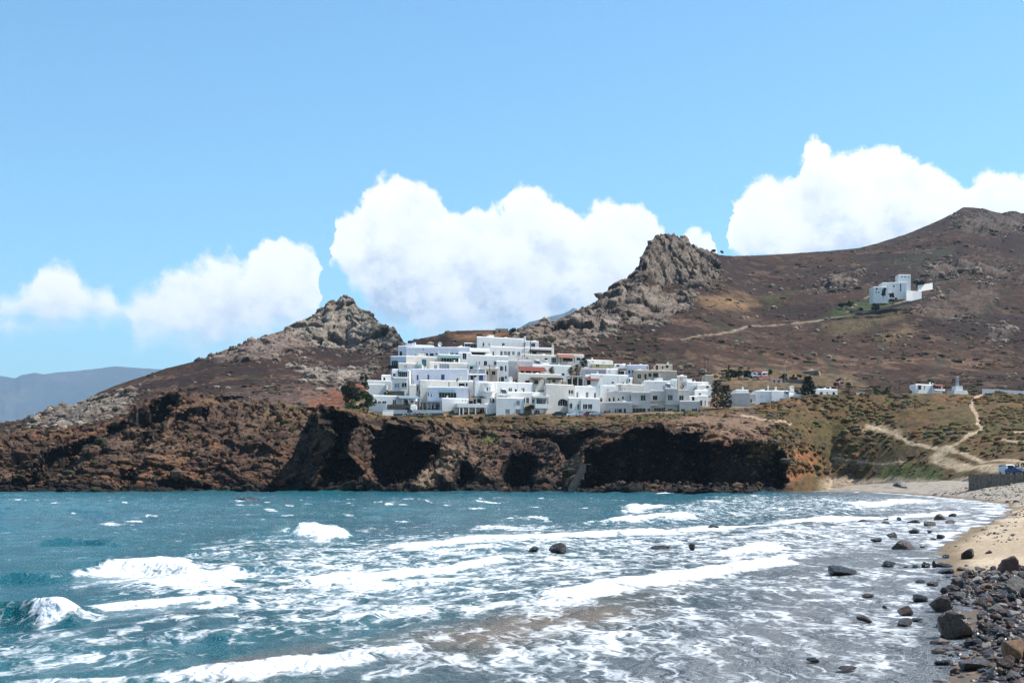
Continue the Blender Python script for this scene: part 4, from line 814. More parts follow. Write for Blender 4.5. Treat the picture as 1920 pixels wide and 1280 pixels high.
house('2',-60,1050,325,1197,455.5,'low white ground floor with curved porch roof on white columns',[(285,1122,28,68,'d'),(200,1110,20,80,'w'),(0,1115,60,75,'d'),(110,1118,36,70,'s')],par=.2,dep=5,paint='cream',slabs=[('porch_roof','white',-60,1052,332,1094,3.0,False)],extra=posts([-30,18,92,182,325],1090,1200,-2.8,'white',0.16))
def stair(fr, root):
    a, b = fr.loc(330, 1192), fr.loc(470, 1062); n = 12; mb = MB()
    for i in range(n):
        x0 = a[0]+(b[0]-a[0])*i/n; x1 = a[0]+(b[0]-a[0])*(i+1)/n; z1 = a[1]+(b[1]-a[1])*(i+1)/n; MB().box(x0, x1, -2.4, -1.2, a[1]-.5, z1).obj('step', M['white'], root)
    m2 = MB(); m2.v = [(a[0],-2.55,a[1]+.5),(b[0],-2.55,b[1]+.9),(b[0],-2.55,b[1]),(a[0],-2.55,a[1]-.4),(a[0],-2.41,a[1]+.5),(b[0],-2.41,b[1]+.9),(b[0],-2.41,b[1]),(a[0],-2.41,a[1]-.4)]; m2.f = [(0,3,2,1),(4,5,6,7),(0,1,5,4),(2,3,7,6),(1,2,6,5),(0,4,7,3)]; m2.obj('stair_wall', M['white'], root)
house('2',340,1040,520,1197,457,'white house corner with a winding outside staircase',[(440,1130,22,55,'w'),(470,1125,20,60,'w')],dep=6,par=.2,extra=stair)
house('2',500,960,872,1197,453,'small white two-storey house with three grey framed square windows',[(776,1008,36,52,'s'),(628,1122,50,58,'s'),(768,1124,52,56,'s')],yaw=-2,dep=8,slabs=[('lintel','white',772,990,816,1000,0.15,False),('lintel','white',766,1106,824,1114,0.15,False)])
house('2',480,935,660,1045,458.5,'white upper balcony rooms set back behind the small two-storey house',[(612,955,16,52,'b'),(638,985,22,48,'w'),(503,982,18,42,'w'),(560,960,20,60,'s')],dep=6,par=.2,slabs=[('balcony_roof','white',478,915,692,936,2.0,False)])
house('2',655,885,990,1197,461,'white house front behind the green street tree',[(905,968,32,64,'w'),(872,972,16,60,'w'),(900,1120,44,78,'d'),(955,1120,30,70,'d')],yaw=0,par=.3)
house('2',975,890,1188,1197,454.5,'white house with loggia and arched doorway left of the parked black car',[(974,982,36,52,'a'),(1045,980,64,62,'w'),(1120,990,50,58,'s'),(1012,1128,66,69,'a')],yaw=3,dep=8,slabs=[('loggia_roof','white',972,945,1190,964,1.2,False)],extra=balcony(1000,1186,1050,1105,1.1))
house('2',490,757,990,965,470,'long white house with paired slit windows and two low chimneys',[(668,838,17,50,'w'),(692,836,18,52,'w'),(752,848,24,34,'a'),(838,836,16,46,'w'),(860,836,17,46,'w')],yaw=1,chim=[(700,680,45,1.5,760)])
house('3',20,640,450,1120,457,'tall cream-white house with a big arched loggia above the parked cars',[(222,868,120,92,'a'),(372,728,26,56,'a'),(410,728,26,56,'a'),(52,890,14,75,'w')],yaw=2,dep=11,paint='cream')
house('3',370,840,555,1115,454.8,'slim white bay with one small arched niche',[(386,928,40,74,'a'),(504,945,22,70,'w')],dep=6,par=.25)
house('3',455,668,845,860,464,'white upper storey with narrow windows and a very tall white chimney',[(488,766,26,80,'s'),(630,762,16,72,'w'),(652,762,14,72,'w'),(756,772,22,72,'w')],yaw=-2,chim=[(838,494,44,-0.3,845)])
house('3',552,846,842,1115,456,'white ground floor with two pairs of tall windows behind the white cars',[(588,944,26,64,'w'),(620,944,30,64,'w'),(664,944,26,64,'w'),(694,944,28,64,'w')],yaw=1,dep=8,par=.3)
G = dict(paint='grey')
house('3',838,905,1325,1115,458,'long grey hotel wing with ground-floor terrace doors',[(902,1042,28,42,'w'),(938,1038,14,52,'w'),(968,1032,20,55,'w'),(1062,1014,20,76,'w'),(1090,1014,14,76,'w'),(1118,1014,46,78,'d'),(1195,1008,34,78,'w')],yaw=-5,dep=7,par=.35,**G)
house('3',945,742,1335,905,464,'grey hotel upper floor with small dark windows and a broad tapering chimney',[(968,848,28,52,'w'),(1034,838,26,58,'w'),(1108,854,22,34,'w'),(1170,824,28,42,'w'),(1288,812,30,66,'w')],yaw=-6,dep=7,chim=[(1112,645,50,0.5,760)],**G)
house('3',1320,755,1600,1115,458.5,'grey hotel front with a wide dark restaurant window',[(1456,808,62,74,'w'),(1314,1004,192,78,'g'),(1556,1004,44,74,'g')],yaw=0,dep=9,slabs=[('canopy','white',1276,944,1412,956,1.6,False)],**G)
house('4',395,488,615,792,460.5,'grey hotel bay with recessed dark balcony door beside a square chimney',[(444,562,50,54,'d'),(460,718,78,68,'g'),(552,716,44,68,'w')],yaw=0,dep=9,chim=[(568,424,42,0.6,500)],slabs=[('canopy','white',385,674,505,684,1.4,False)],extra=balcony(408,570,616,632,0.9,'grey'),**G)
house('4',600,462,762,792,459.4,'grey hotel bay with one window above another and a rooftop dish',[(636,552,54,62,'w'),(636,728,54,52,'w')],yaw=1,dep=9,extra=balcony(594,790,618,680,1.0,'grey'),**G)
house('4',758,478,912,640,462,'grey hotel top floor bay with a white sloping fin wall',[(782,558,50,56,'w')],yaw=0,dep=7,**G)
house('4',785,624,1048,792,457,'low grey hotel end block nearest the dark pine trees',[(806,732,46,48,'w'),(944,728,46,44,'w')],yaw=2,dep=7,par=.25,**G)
house('4',905,560,1020,640,466,'small white hotel annexe with a dark doorway on the roof terrace',[(942,568,32,52,'d')],dep=6,par=.3)
house('4',1018,552,1148,755,468,'pale grey-white corner house behind the dark pines',[(1044,625,32,64,'w'),(1108,624,12,44,'w')],yaw=4,par=.3,paint='white')
house('4',978,486,1150,566,478,'white box house with a single small dark window behind the hotel',[(1032,530,26,22,'d')],chim=[(985,495,28,1.0)])
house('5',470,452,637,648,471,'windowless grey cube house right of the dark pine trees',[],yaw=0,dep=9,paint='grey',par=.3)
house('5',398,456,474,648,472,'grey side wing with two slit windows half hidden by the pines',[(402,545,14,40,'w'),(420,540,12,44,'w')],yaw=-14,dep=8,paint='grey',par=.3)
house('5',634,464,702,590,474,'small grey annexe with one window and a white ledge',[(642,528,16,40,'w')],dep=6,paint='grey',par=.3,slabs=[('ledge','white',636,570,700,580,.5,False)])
house('5',702,430,885,570,480,'white cube house with slim pipe chimney right of the grey cube',[],yaw=-8,dep=8,chim=[(864,374,13,2.0),(768,418,10,1.0)])
def gable(fr, root):
    a, b = fr.loc(1072, 470), fr.loc(1172, 434); mb = MB(); x0, x1, z0, z1 = a[0], b[0], a[1], b[1]; mb.v = [(x0,-.3,z1),(x0+(x1-x0)*.45,-.3,z1),(x1,-.3,z0-.2),(x1,4,z0-.2),(x0+(x1-x0)*.45,4,z1),(x0,4,z1),(x0,-.3,z0-.2),(x0,4,z0-.2)]; mb.f = [(0,6,2,1),(1,2,3,4),(0,1,4,5),(3,7,5,4),(0,5,7,6)]; mb.obj('lean_to_roof', M['white'], root)
house('5',882,430,1085,570,481,'white house with broad square chimney and dark porch beside the bushy pine',[(1028,432,46,38,'g')],yaw=-2,dep=8,chim=[(958,384,18,2.0),(1128,374,34,1.5,480)],extra=gable)
house('5',1078,468,1245,560,482,'low white wing with a flat porch roof on the scrub slope',[(1040,545,60,25,'d')],yaw=2,dep=6,par=.25,slabs=[('porch_roof','shutter',972,527,1142,546,2.0,False)])
house('5',1355,412,1622,505,500,'small white cottage with three dark openings right of the bushy pine',[(1426,450,28,38,'d'),(1568,450,24,32,'d'),(1500,450,16,20,'w'),(1555,478,20,10,'d')],yaw=0,dep=8,chim=[(1503,394,16,1.5)])
wall_run('garden_wall','5',[(1838,455),(1925,455)],500,500,30,'low white garden wall with a slim chimney on the dune crest','white',cap='white')
house('6',535,1098,690,1178,502,'white house with red shutters alone on the dune crest near the obelisk',[(558,1112,22,30,'d'),(606,1114,10,16,'w')],yaw=3,dep=8,chim=[(672,1078,9,1.0)],slabs=[('awning','orange',556,1104,584,1112,.6,True)])
house('6',682,1100,766,1178,503,'wing with red awning and balcony on the house near the obelisk',[(684,1112,44,38,'g'),(732,1112,20,36,'w')],yaw=10,dep=7,slabs=[('awning','red',680,1100,764,1114,1.2,True)],par=.2,extra=balcony(684,768,1140,1152,.9))
wall_run('boundary_wall','6',[(1105,1142),(1235,1144),(1300,1150),(1470,1160)],506,500,40,'long low white boundary wall at the right end of the dune crest','white',cap='white')
# second tier
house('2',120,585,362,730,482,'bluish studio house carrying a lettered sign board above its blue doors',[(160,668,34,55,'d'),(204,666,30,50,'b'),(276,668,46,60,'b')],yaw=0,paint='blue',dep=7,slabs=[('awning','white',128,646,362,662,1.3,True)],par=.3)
house('2',362,568,515,742,489,'beige rubble house with one dark window behind the leaning pole',[(444,612,42,44,'d'),(370,610,24,40,'d')],paint='tan',dep=6)
house('2',505,470,662,752,492,'white house end with dark slit windows next to the pink wall',[(555,545,24,56,'d'),(584,550,13,46,'w'),(620,538,16,68,'d'),(566,688,36,54,'d'),(620,678,18,30,'d'),(538,694,18,56,'s')],yaw=-4)
house('2',658,464,985,565,506,'long pinkish blank wall house with solar heaters on its roof',[],paint='pink',dep=8,par=.3)
house('2',795,640,1365,785,489,'long low cream house with two dark slatted pergolas',[(892,734,50,26,'d'),(1012,730,46,48,'d'),(1250,728,40,26,'d')],paint='cream',slabs=[('pergola_roof','wood',955,692,1112,716,2.2,True),('pergola_roof','wood',1172,706,1358,716,2.2,False)],extra=posts([960,1108,1178,1352],714,780,-2.0,'wood',.08,'post'))
house('2',785,560,1145,645,499,'shaded terrace house under a broad red tiled canopy',[(830,600,40,40,'d'),(900,605,60,38,'d'),(1000,605,80,38,'d')],paint='cream',par=.2,slabs=[('canopy','red',782,556,1142,612,2.6,True)])
house('2',985,524,1505,665,504,'wide plain pale house wall behind the fan palms',[(1380,640,30,26,'d')],paint='white')
house('2',845,386,1315,530,525,'cream house with one big dark square window and roof tanks',[(1148,438,36,24,'d'),(1242,432,54,60,'w'),(900,430,20,12,'d')],paint='cream',chim=[(1296,256,24,3.0)])
house('2',1310,380,1672,500,530,'white house with salmon canopy over its columned porch',[(1400,440,110,34,'d'),(1576,432,42,30,'d')],paint='cream',slabs=[('canopy','orange',1308,388,1518,436,2.4,True)],extra=posts([1412,1330,1510],434,480,-2.2,'wood',.1))
house('2',425,283,865,405,540,'white house with a row of eight narrow windows near the summit',[(453,352,18,46,'w'),(560,346,24,52,'w'),(608,348,34,44,'s'),(656,350,15,42,'w'),(676,350,14,42,'w'),(716,350,30,42,'s'),(786,355,14,40,'w'),(806,355,14,40,'w')],yaw=2)
house('2',145,398,675,575,516,'broad white house with slit windows above the lettered sign',[(338,478,19,52,'d'),(360,478,17,52,'d'),(472,482,30,42,'w'),(536,482,20,42,'w'),(272,482,12,44,'s'),(236,484,10,44,'s')],yaw=-3)
house('2',860,292,1252,395,546,'white roof terrace with a dark slatted pergola below the summit house',[(985,345,50,40,'d')],slabs=[('pergola_roof','wood',942,342,1300,352,2.0,False)],par=.3)
house('2',240,160,892,300,562,'long white summit house, highest of the village, with small arched window',[(322,232,20,38,'a'),(582,238,30,36,'w'),(400,240,14,30,'s')],yaw=2,dep=10)
house('2',75,232,295,305,558,'glazed white veranda at the left end of the summit house',[(85,244,34,48,'g'),(125,244,34,48,'g'),(165,244,34,48,'g'),(205,244,34,48,'g'),(245,244,34,48,'g')],dep=6,par=.2)
house('2',888,205,1068,300,560,'white cube at the right end of the summit with a glazed corner',[(972,238,46,48,'g')],yaw=-4,chim=[(890,140,26,1.5)])
house('2',-20,283,155,510,521,'white house with one tall framed window left of the dark veranda',[(56,368,44,74,'w')],yaw=-2)
house('2',148,305,415,405,524,'house with deep dark veranda below a white slab roof',[(155,352,252,46,'d')],par=.3,slabs=[('veranda_roof','white',146,345,412,353,1.4,False)])
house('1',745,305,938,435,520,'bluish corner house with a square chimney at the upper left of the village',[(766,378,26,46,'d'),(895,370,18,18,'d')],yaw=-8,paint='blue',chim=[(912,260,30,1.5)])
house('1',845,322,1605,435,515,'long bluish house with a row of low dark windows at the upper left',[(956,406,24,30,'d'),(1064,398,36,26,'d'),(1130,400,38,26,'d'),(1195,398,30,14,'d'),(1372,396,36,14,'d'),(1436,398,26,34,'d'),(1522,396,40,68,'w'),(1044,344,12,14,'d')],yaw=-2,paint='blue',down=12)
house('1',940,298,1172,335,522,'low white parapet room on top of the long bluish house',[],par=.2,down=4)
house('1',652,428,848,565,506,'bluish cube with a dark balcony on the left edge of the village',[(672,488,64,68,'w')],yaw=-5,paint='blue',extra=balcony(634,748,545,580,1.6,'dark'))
house('1',842,432,1215,545,501,'grey-cream house with a tall teal door',[(1034,476,46,72,'t'),(970,500,14,20,'s')],yaw=3,paint='cream')
house('1',1212,410,1475,505,498,'terrace room with a wide teal awning over its glass front',[(1222,458,40,36,'s'),(1270,458,115,38,'g'),(1395,458,70,40,'g')],slabs=[('awning','teal',1215,426,1478,452,1.8,True)],paint='white',par=.2,chim=[(1226,362,10,-.2)])
house('1',1470,385,1625,510,512,'narrow white house with a single tall framed window under the summit',[(1524,398,38,66,'w')],par=.3)
house('1',750,515,1032,590,490,'square cream roof block with a small teal awning',[],paint='cream',slabs=[('awning','teal',960,522,1022,556,1.0,True)])
house('1',1122,505,1578,588,488,'long cream roof room with a plain grey panel door',[(1250,530,100,50,'s'),(1180,540,30,40,'s')],paint='cream',yaw=2)
house('1',1575,540,1690,590,486,'open roof shelter with a teal pitched canopy above the sign board',[(1600,560,60,26,'d')],slabs=[('canopy','teal',1565,536,1692,556,1.6,True)],par=.15,extra=posts([1578,1684],552,590,-1.5,'frame',.08,'post'))
house('1',372,722,668,770,481,'long white terrace block reaching left over the cliff edge',[],par=.25,dep=8,down=3)
house('1',368,765,602,818,474,'low grey-white retaining block below the leftmost terrace',[],dep=5,par=.2,down=3)
house('1',545,655,662,725,487,'small rounded white oven-shaped outbuilding on the left terrace',[(570,690,20,30,'d')],dep=4,par=.2,name='outbuilding',cat='outbuilding')
# third tier, right half
house('3',700,492,1268,645,496,'plain white house wall behind the red awning',[(1015,608,34,18,'d'),(1180,614,26,12,'d')],yaw=2,chim=[(1180,500,20,3.0)])
house('3',618,500,845,655,494.5,'shaded cafe front under a crimson awning',[(650,585,60,60,'d'),(730,580,50,66,'d'),(790,575,36,70,'d')],paint='white',par=.2,slabs=[('awning','red',612,540,818,582,2.2,True)])
house('3',1265,540,1325,650,497,'narrow white house slice with one small dark window',[(1268,560,22,46,'d')],yaw=4,dep=7)
house('3',555,402,942,505,511,'pinkish blank parapet house below the yellow house',[],paint='pink',par=.3)
house('3',935,404,1115,505,509,'white blank cube in front of the yellow house',[],par=.3)
house('3',1108,412,1218,495,510,'small shaded porch with a dark doorway on a white roof terrace',[(1114,444,30,50,'d'),(1150,450,50,42,'d')],slabs=[('porch_roof','wood',1108,416,1216,428,1.2,False)],par=.2)
house('3',715,330,1045,410,529,'yellow house with two slit windows under a white roof band',[(785,345,18,38,'w'),(812,345,16,38,'w'),(970,370,14,30,'s')],paint='yellow')
house('3',600,276,1040,338,531,'white upper roof room over the yellow house',[],par=.3,paint='white')
house('3',1052,338,1220,415,535,'small white house with a low roof shed beside the wooden pole',[(1090,345,40,30,'d')],paint='white',par=.3)
house('3',875,655,1075,800,476,'white wall with a pale mural-like railing behind the hotel chimney',[],par=.3)
house('3',1070,636,1505,725,482,'long cream terrace house directly above the hotel roof',[(1365,640,115,16,'d')],paint='cream',par=.3)
house('4',205,232,750,415,518,'unpainted beige block with big dark openings behind the hotel',[(248,284,38,54,'w'),(334,284,24,58,'d'),(386,274,34,40,'d'),(448,270,54,48,'d'),(210,402,96,14,'d')],paint='tan',yaw=2,chim=[(520,290,16,-.3,360)])
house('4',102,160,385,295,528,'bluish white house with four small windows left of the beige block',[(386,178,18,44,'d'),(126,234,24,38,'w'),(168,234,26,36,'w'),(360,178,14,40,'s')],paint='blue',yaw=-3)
house('4',476,155,692,245,526,'unfinished tan roof storey with a white chimney on the beige block',[(480,170,24,56,'d'),(556,184,18,28,'d'),(608,164,30,36,'d')],paint='tan',chim=[(638,126,22,1.0)])
house('4',325,366,682,475,490,'curving white parapet house with a row of small vents',[(370,398,8,8,'d'),(470,396,8,8,'d'),(555,396,8,8,'d')],yaw=-4)
house('4',675,345,750,480,492,'tall blank white wall between the beige block and the agave',[],par=.3)
house('4',748,300,880,380,522,'low cream shed wall behind the white round-ended house',[],paint='cream',par=.3)
house('4',858,380,1158,485,491,'wide windowless white house with a rough crumbling top edge',[(975,470,14,12,'d')],yaw=-2)
house('4',1108,288,1220,400,515,'rough tan stone shed with a crumbling right side',[],paint='tan',par=.15)
house('4',1010,420,1195,490,486,'long cream parapet wall house beside the dark pines',[(1128,425,30,32,'d')],paint='cream',par=.3)
house('4',1510,480,1670,520,490,'low white house top showing behind the grey cube',[],par=.25)
# red-roofed villa on the far side of the fields
def tiled(fr, root, spec):
    for (x0, y0, x1, y1, dp) in spec:
        a, b = fr.loc(x0, y1), fr.loc(x1, y0); mb = MB(); X0, X1, z0, z1 = a[0]-.3, b[0]+.3, a[1], b[1]
        mb.v = [(X0,-.5,z0),(X1,-.5,z0),(X1-.8,dp/2,z1),(X0+.8,dp/2,z1),(X0,dp+.5,z0),(X1,dp+.5,z0)]; mb.f = [(0,1,2,3),(1,5,2),(5,4,3,2),(4,0,3),(0,4,5,1)]; mb.obj('tiled_roof', M['red'], root)
house('5',640,222,772,325,600,'white villa with red tiled roofs among dark trees on the far field',[(682,230,20,22,'d'),(728,226,36,28,'a'),(640,278,30,26,'d'),(680,276,80,30,'d')],yaw=0,dep=8,par=.2,extra=lambda fr, r: tiled(fr, r, [(630,198,690,216,8),(720,196,838,216,8)]))
house('5',770,222,836,300,601,'right wing of the red roofed villa with two arched windows',[(780,228,30,28,'a'),(815,232,14,20,'d')],dep=8,par=.2,slabs=[('balcony_roof','orange',764,264,838,274,1,True)])
house('5',742,300,1000,362,592,'low pinkish farm building with red tiled roof below the villa',[(840,316,20,24,'d'),(902,318,18,20,'d'),(952,320,20,18,'d')],paint='pink',par=.15,dep=7,extra=lambda fr, r: tiled(fr, r, [(745,274,860,300,7),(850,288,1000,304,7)]))
wall_run('stone_wall','5',[(1000,310),(1240,308)],595,595,36,'pale stone field wall right of the pinkish farm building','stone')
wall_run('stone_wall','5',[(285,305),(620,306)],598,598,26,'pale stone field wall under the dark trees left of the red roofed villa','stone')
# tower house on the hillside
house('6',172,262,300,362,862,'lower left block of the white fortified tower house on the hillside',[(195,275,12,14,'d'),(192,306,9,10,'d'),(214,306,9,10,'d')],yaw=-18,dep=10,par=.8,down=3)
house('6',250,225,455,330,866,'long white middle block of the tower house on the hillside',[(288,256,9,14,'d'),(342,252,11,14,'d'),(402,240,8,60,'d'),(418,220,10,10,'d')],yaw=-18,dep=10,par=.8,down=3)
house('6',388,158,492,300,872,'tall square white tower rising over the hillside tower house',[(412,174,8,9,'d'),(440,174,8,9,'d'),(472,178,7,8,'d')],yaw=-10,dep=8,par=1.2,down=3,name='tower',cat='tower')
wall_run('garden_wall','6',[(455,294),(510,298),(585,302)],862,870,30,'white courtyard wall right of the hillside tower house','white')
wall_run('garden_wall','6',[(560,250),(620,240),(680,230)],872,884,14,'upper white wall climbing right from the hillside tower house','white')
wall_run('field_wall','6',[(-60,440),(80,470),(200,450),(330,420),(520,380),(640,350)],846,862,10,'grey field wall below the hillside tower house','stone',th=1.0,down=.2)
wall_run('field_wall','6',[(694,232),(760,218),(850,200),(920,188)],886,900,8,'grey field wall running up right from the hillside tower house','stone',th=1.0,down=.2)
# white chapel on the crag, far chapel, hut on the ridge
def chapel(px0, py0, px1, py1, Y, label):
    fr = Frame('P', px0, py0, px1, py1, Y, 12); w, h = fr.w, fr.h; root = empty('chapel', fr.o, fr.yaw, label=label, category='chapel'); k = 9
    mb = MB(); holes_wall(mb, w, -3, h*0.62, [(w*.4, 0.1, w*.2, h*.38, 'a')]); d = w*1.5
    mb.quad((w,0,-3),(w,d,-3),(w,d,h*.62),(w,0,h*.62)).quad((0,d,-3),(0,0,-3),(0,0,h*.62),(0,d,h*.62)).quad((w,d,-3),(0,d,-3),(0,d,h*.62),(w,d,h*.62)); mb.obj('wall', M['white'], root)
    v = MB(); pr = [(w/2-w/2*math.cos(math.pi*i/k), h*.62+h*.22*math.sin(math.pi*i/k)) for i in range(k+1)]
    for i in range(k): v.quad((pr[i][0],0,pr[i][1]),(pr[i+1][0],0,pr[i+1][1]),(pr[i+1][0],d,pr[i+1][1]),(pr[i][0],d,pr[i][1]))
    v.f.append(tuple(range(len(v.v), len(v.v)+k+1))); v.v += [(p[0],0,p[1]) for p in pr]; v.obj('vault', M['white'], root)
    b = MB(); c = w/2; z = h*.80; b.box(c-.5*w*.3, c-.3*w*.3, 0, .4, z, z+h*.16).box(c+.3*w*.3, c+.5*w*.3, 0, .4, z, z+h*.16).box(c-.55*w*.3, c+.55*w*.3, -.05, .45, z+h*.16, z+h*.2, .1, .05); b.obj('bell_gable', M['white'], root)
    window(w*.4, 0.1, w*.2, h*.38, 'd', root); return root
chapel(1072,594,1083,612,782,'tiny white chapel clinging to the dark crag above the village')
wall_run('zigzag_stair','P',[(1071,608),(1079,613),(1088,615)],778,776,3,'upper white parapet of the zigzag steps to the crag chapel','white',th=.6,cat='steps')
wall_run('zigzag_stair','P',[(1088,615),(1079,619),(1076,625)],775,770,3,'lower white parapet of the zigzag steps to the crag chapel','white',th=.6,cat='steps')
chapel(57,775,70,784,690,'far white chapel on the saddle below the blue mountains')
house('P',929,615,953,627,718,'flat roofed stone hut on the ridge behind the summit house',[(935,619,3,6,'d')],paint='tan',dep=6,par=.3)
# sign board
def sign():
    fr = Frame('2', 128, 583, 362, 642, 480.6, 0); root = empty('sign_board', fr.o, fr.yaw, label='white sign board lettered MAGIC VIEW on the studio house roof', category='sign'); w, h = fr.w, fr.h
    MB().box(0, w, 0, 0.15, 0, h).obj('board', M['white'], root)
    for (txt, zz, sz, m) in (('MAGIC VIEW', h*0.52, h*0.56, 'blackpaint'), ('STUDIOS - ROOMS', h*0.08, h*0.42, 'bluepaint')):
        cu = bpy.data.curves.new('lettering', 'FONT'); cu.body = txt; cu.size = sz; cu.extrude = 0.012; cu.offset = 0.02; cu.align_x = 'CENTER'; cu.materials.append(M[m])
        o = bpy.data.objects.new('lettering', cu); COL.objects.link(o); o.parent = root; o.rotation_euler = (math.pi/2, 0, 0); o.location = (w/2, -0.02, zz)
        bpy.context.view_layer.update(); sx = w*0.92/max(o.dimensions.x, .1); me = bpy.data.meshes.new_from_object(o); me.name = 'lettering'; bpy.data.objects.remove(o)
        o = link('lettering', me, root); o.rotation_euler = (math.pi/2, 0, 0); o.location = (w/2, -0.02, zz); o.scale = (sx, 1, 1)
    for x in (0.15, w-0.15): MB().box(x-.06, x+.06, .16, .28, -1.2, h*.8).obj('post', M['metal'], root)
sign()
def gazebo():
    fr = Frame('2', 1442, 670, 1668, 762, 491, 0); root = empty('pavilion', fr.o, fr.yaw, label='open white pavilion with flat roof and square posts below the fan palms', category='pavilion'); w, h = fr.w, fr.h
    MB().box(-.2, w+.2, -.2, 4.2, h-.35, h).obj('roof', M['white'], root)
    for y in (0.1, 3.8):
        for x in (0.1, w*.33, w*.66, w-.1): MB().box(x-.13, x+.13, y-.13, y+.13, -4, h-.352).obj('column', M['white'], root)
    MB().box(.3, w-.3, 3.9, 4.0, -4, h*.7).obj('back_wall', M['wood'], root)
gazebo()
def obelisk():
    c = PV(1795, 735, 500); root = empty('obelisk', c, 0.2, label='grey stone obelisk on stepped white plinth on the dune crest', category='monument'); s = 500/F
    MB().box(-3.3, 3.3, -3.3, 3.3, -3, .5, .9, .9).obj('base', M['roof'], root); MB().box(-1.35, 1.35, -1.35, 1.35, .502, 2.1, .05, .05).obj('plinth', M['white'], root); MB().box(-.48, .48, -.48, .48, 2.102, 5.2, .14, .14).box(-.34, .34, -.34, .34, 5.2, 5.45, .3, .3).obj('shaft', M['shutter'], root)
obelisk()

# ------------------------------------------------------------------ foliage
def leaf_mat(name, c1, c2, s=1.3):
    m, nb, b = mat(name); pos = nb.new('ShaderNodeNewGeometry').outputs['Position']; n = nb.noise(pos, s, 3, 0.6)
    nb.inp(b.inputs['Base Color'], nb.mix(nb.ss(n.outputs['Fac'], 0.35, 0.65), tuple(c1)+(1,), tuple(c2)+(1,))); b.inputs['Roughness'].default_value = 0.75; b.inputs['Specular IOR Level'].default_value = 0.25; return m
LM = {'green': leaf_mat('leaf_green', (0.035,0.055,0.014), (0.085,0.115,0.028)), 'dark': leaf_mat('leaf_dark', (0.012,0.022,0.012), (0.030,0.045,0.020)), 'pine': leaf_mat('leaf_pine', (0.022,0.024,0.012), (0.045,0.042,0.020)), 'bright': leaf_mat('leaf_bright', (0.06,0.09,0.02), (0.13,0.16,0.04)),
 'pink': leaf_mat('bougainvillea', (0.16,0.03,0.06), (0.28,0.06,0.10)), 'palm': leaf_mat('palm_frond', (0.05,0.055,0.02), (0.12,0.10,0.035)), 'dry': leaf_mat('dry_frond', (0.15,0.095,0.045), (0.26,0.165,0.075)), 'bark': leaf_mat('bark', (0.05,0.038,0.028), (0.10,0.075,0.055), 4.0)}
def leaves(cs, rad, n, size, seed, flatten=1.0):
    """n leaf quads spread over the shells of clumps cs (k,3) with radii rad"""
    r = np.random.default_rng(seed); cs = np.asarray(cs, float); rad = np.asarray(rad, float); k = len(cs)
    w = rad**2; i = r.choice(k, n, p=w/w.sum()); d = r.normal(size=(n, 3)); d /= np.linalg.norm(d, axis=1)[:, None]
    rr = rad[i]*r.uniform(0.55, 1.05, n); p = cs[i]+d*rr[:, None]*np.array([1, 1, flatten])
    a = r.normal(size=(n, 3))+d*0.3; a /= np.linalg.norm(a, axis=1)[:, None]; b = np.cross(a, r.normal(size=(n, 3))); b /= np.linalg.norm(b, axis=1)[:, None]
    s = size*r.uniform(0.6, 1.4, n)[:, None]
    v = np.stack([p-a*s, p+b*s*0.6, p+a*s, p-b*s*0.6], 1).reshape(-1, 3); f = np.arange(4*n).reshape(n, 4); return v, f
def plant(name, px, py, w, h, Y, label, cat='bush', leaf='green', n=500, size=0.22, seed=0, trunk=0.25, clumps=9, grow='round', ground=None):
    s = Y/F; W, H = w*s, h*s; root = empty(name, PV(px, py, Y), 0, label=label, category=cat); r = np.random.default_rng(seed+int(px*7))
    t = H*trunk; cs = []; rd = []
    for i in range(clumps):
        a = r.uniform(0, 6.28); q = math.sqrt(r.uniform(0, 1))*0.62; zz = r.uniform(0.12, 0.82) if (cat == 'tree' or Y > 700) else r.uniform(-0.30, 0.82); lim = math.sqrt(max(0.05, 1-(max(zz, .4)*2-1)**2)) if grow == 'round' else (1.05-zz)
        cs.append((math.cos(a)*q*W/2*lim*1.3, math.sin(a)*q*W/2*lim*1.3, t+zz*(H-t))); rd.append(min(W, H)*r.uniform(0.16, 0.30)*(lim*.5+.5))
    v, f = leaves(cs, rd, n, size, seed+3, 0.8); v[:, 2] = np.maximum(v[:, 2], -0.2 if cat == 'tree' else -H*.6)
    link('crown' if cat == 'tree' else 'foliage', raw_mesh('foliage', v, f, None, LM[leaf], False), root)
    mb = MB(); mb.tube((0,0,-1.5), (0,0,t+0.3*(H-t)), max(.05, W*.04), max(.03, W*.02))
    for c in cs[:6]: mb.tube((0,0,t*0.6), c, max(.03, W*.018), .015, 5)
    mb.obj('trunk' if cat == 'tree' else 'stem', LM['bark'], root); return root
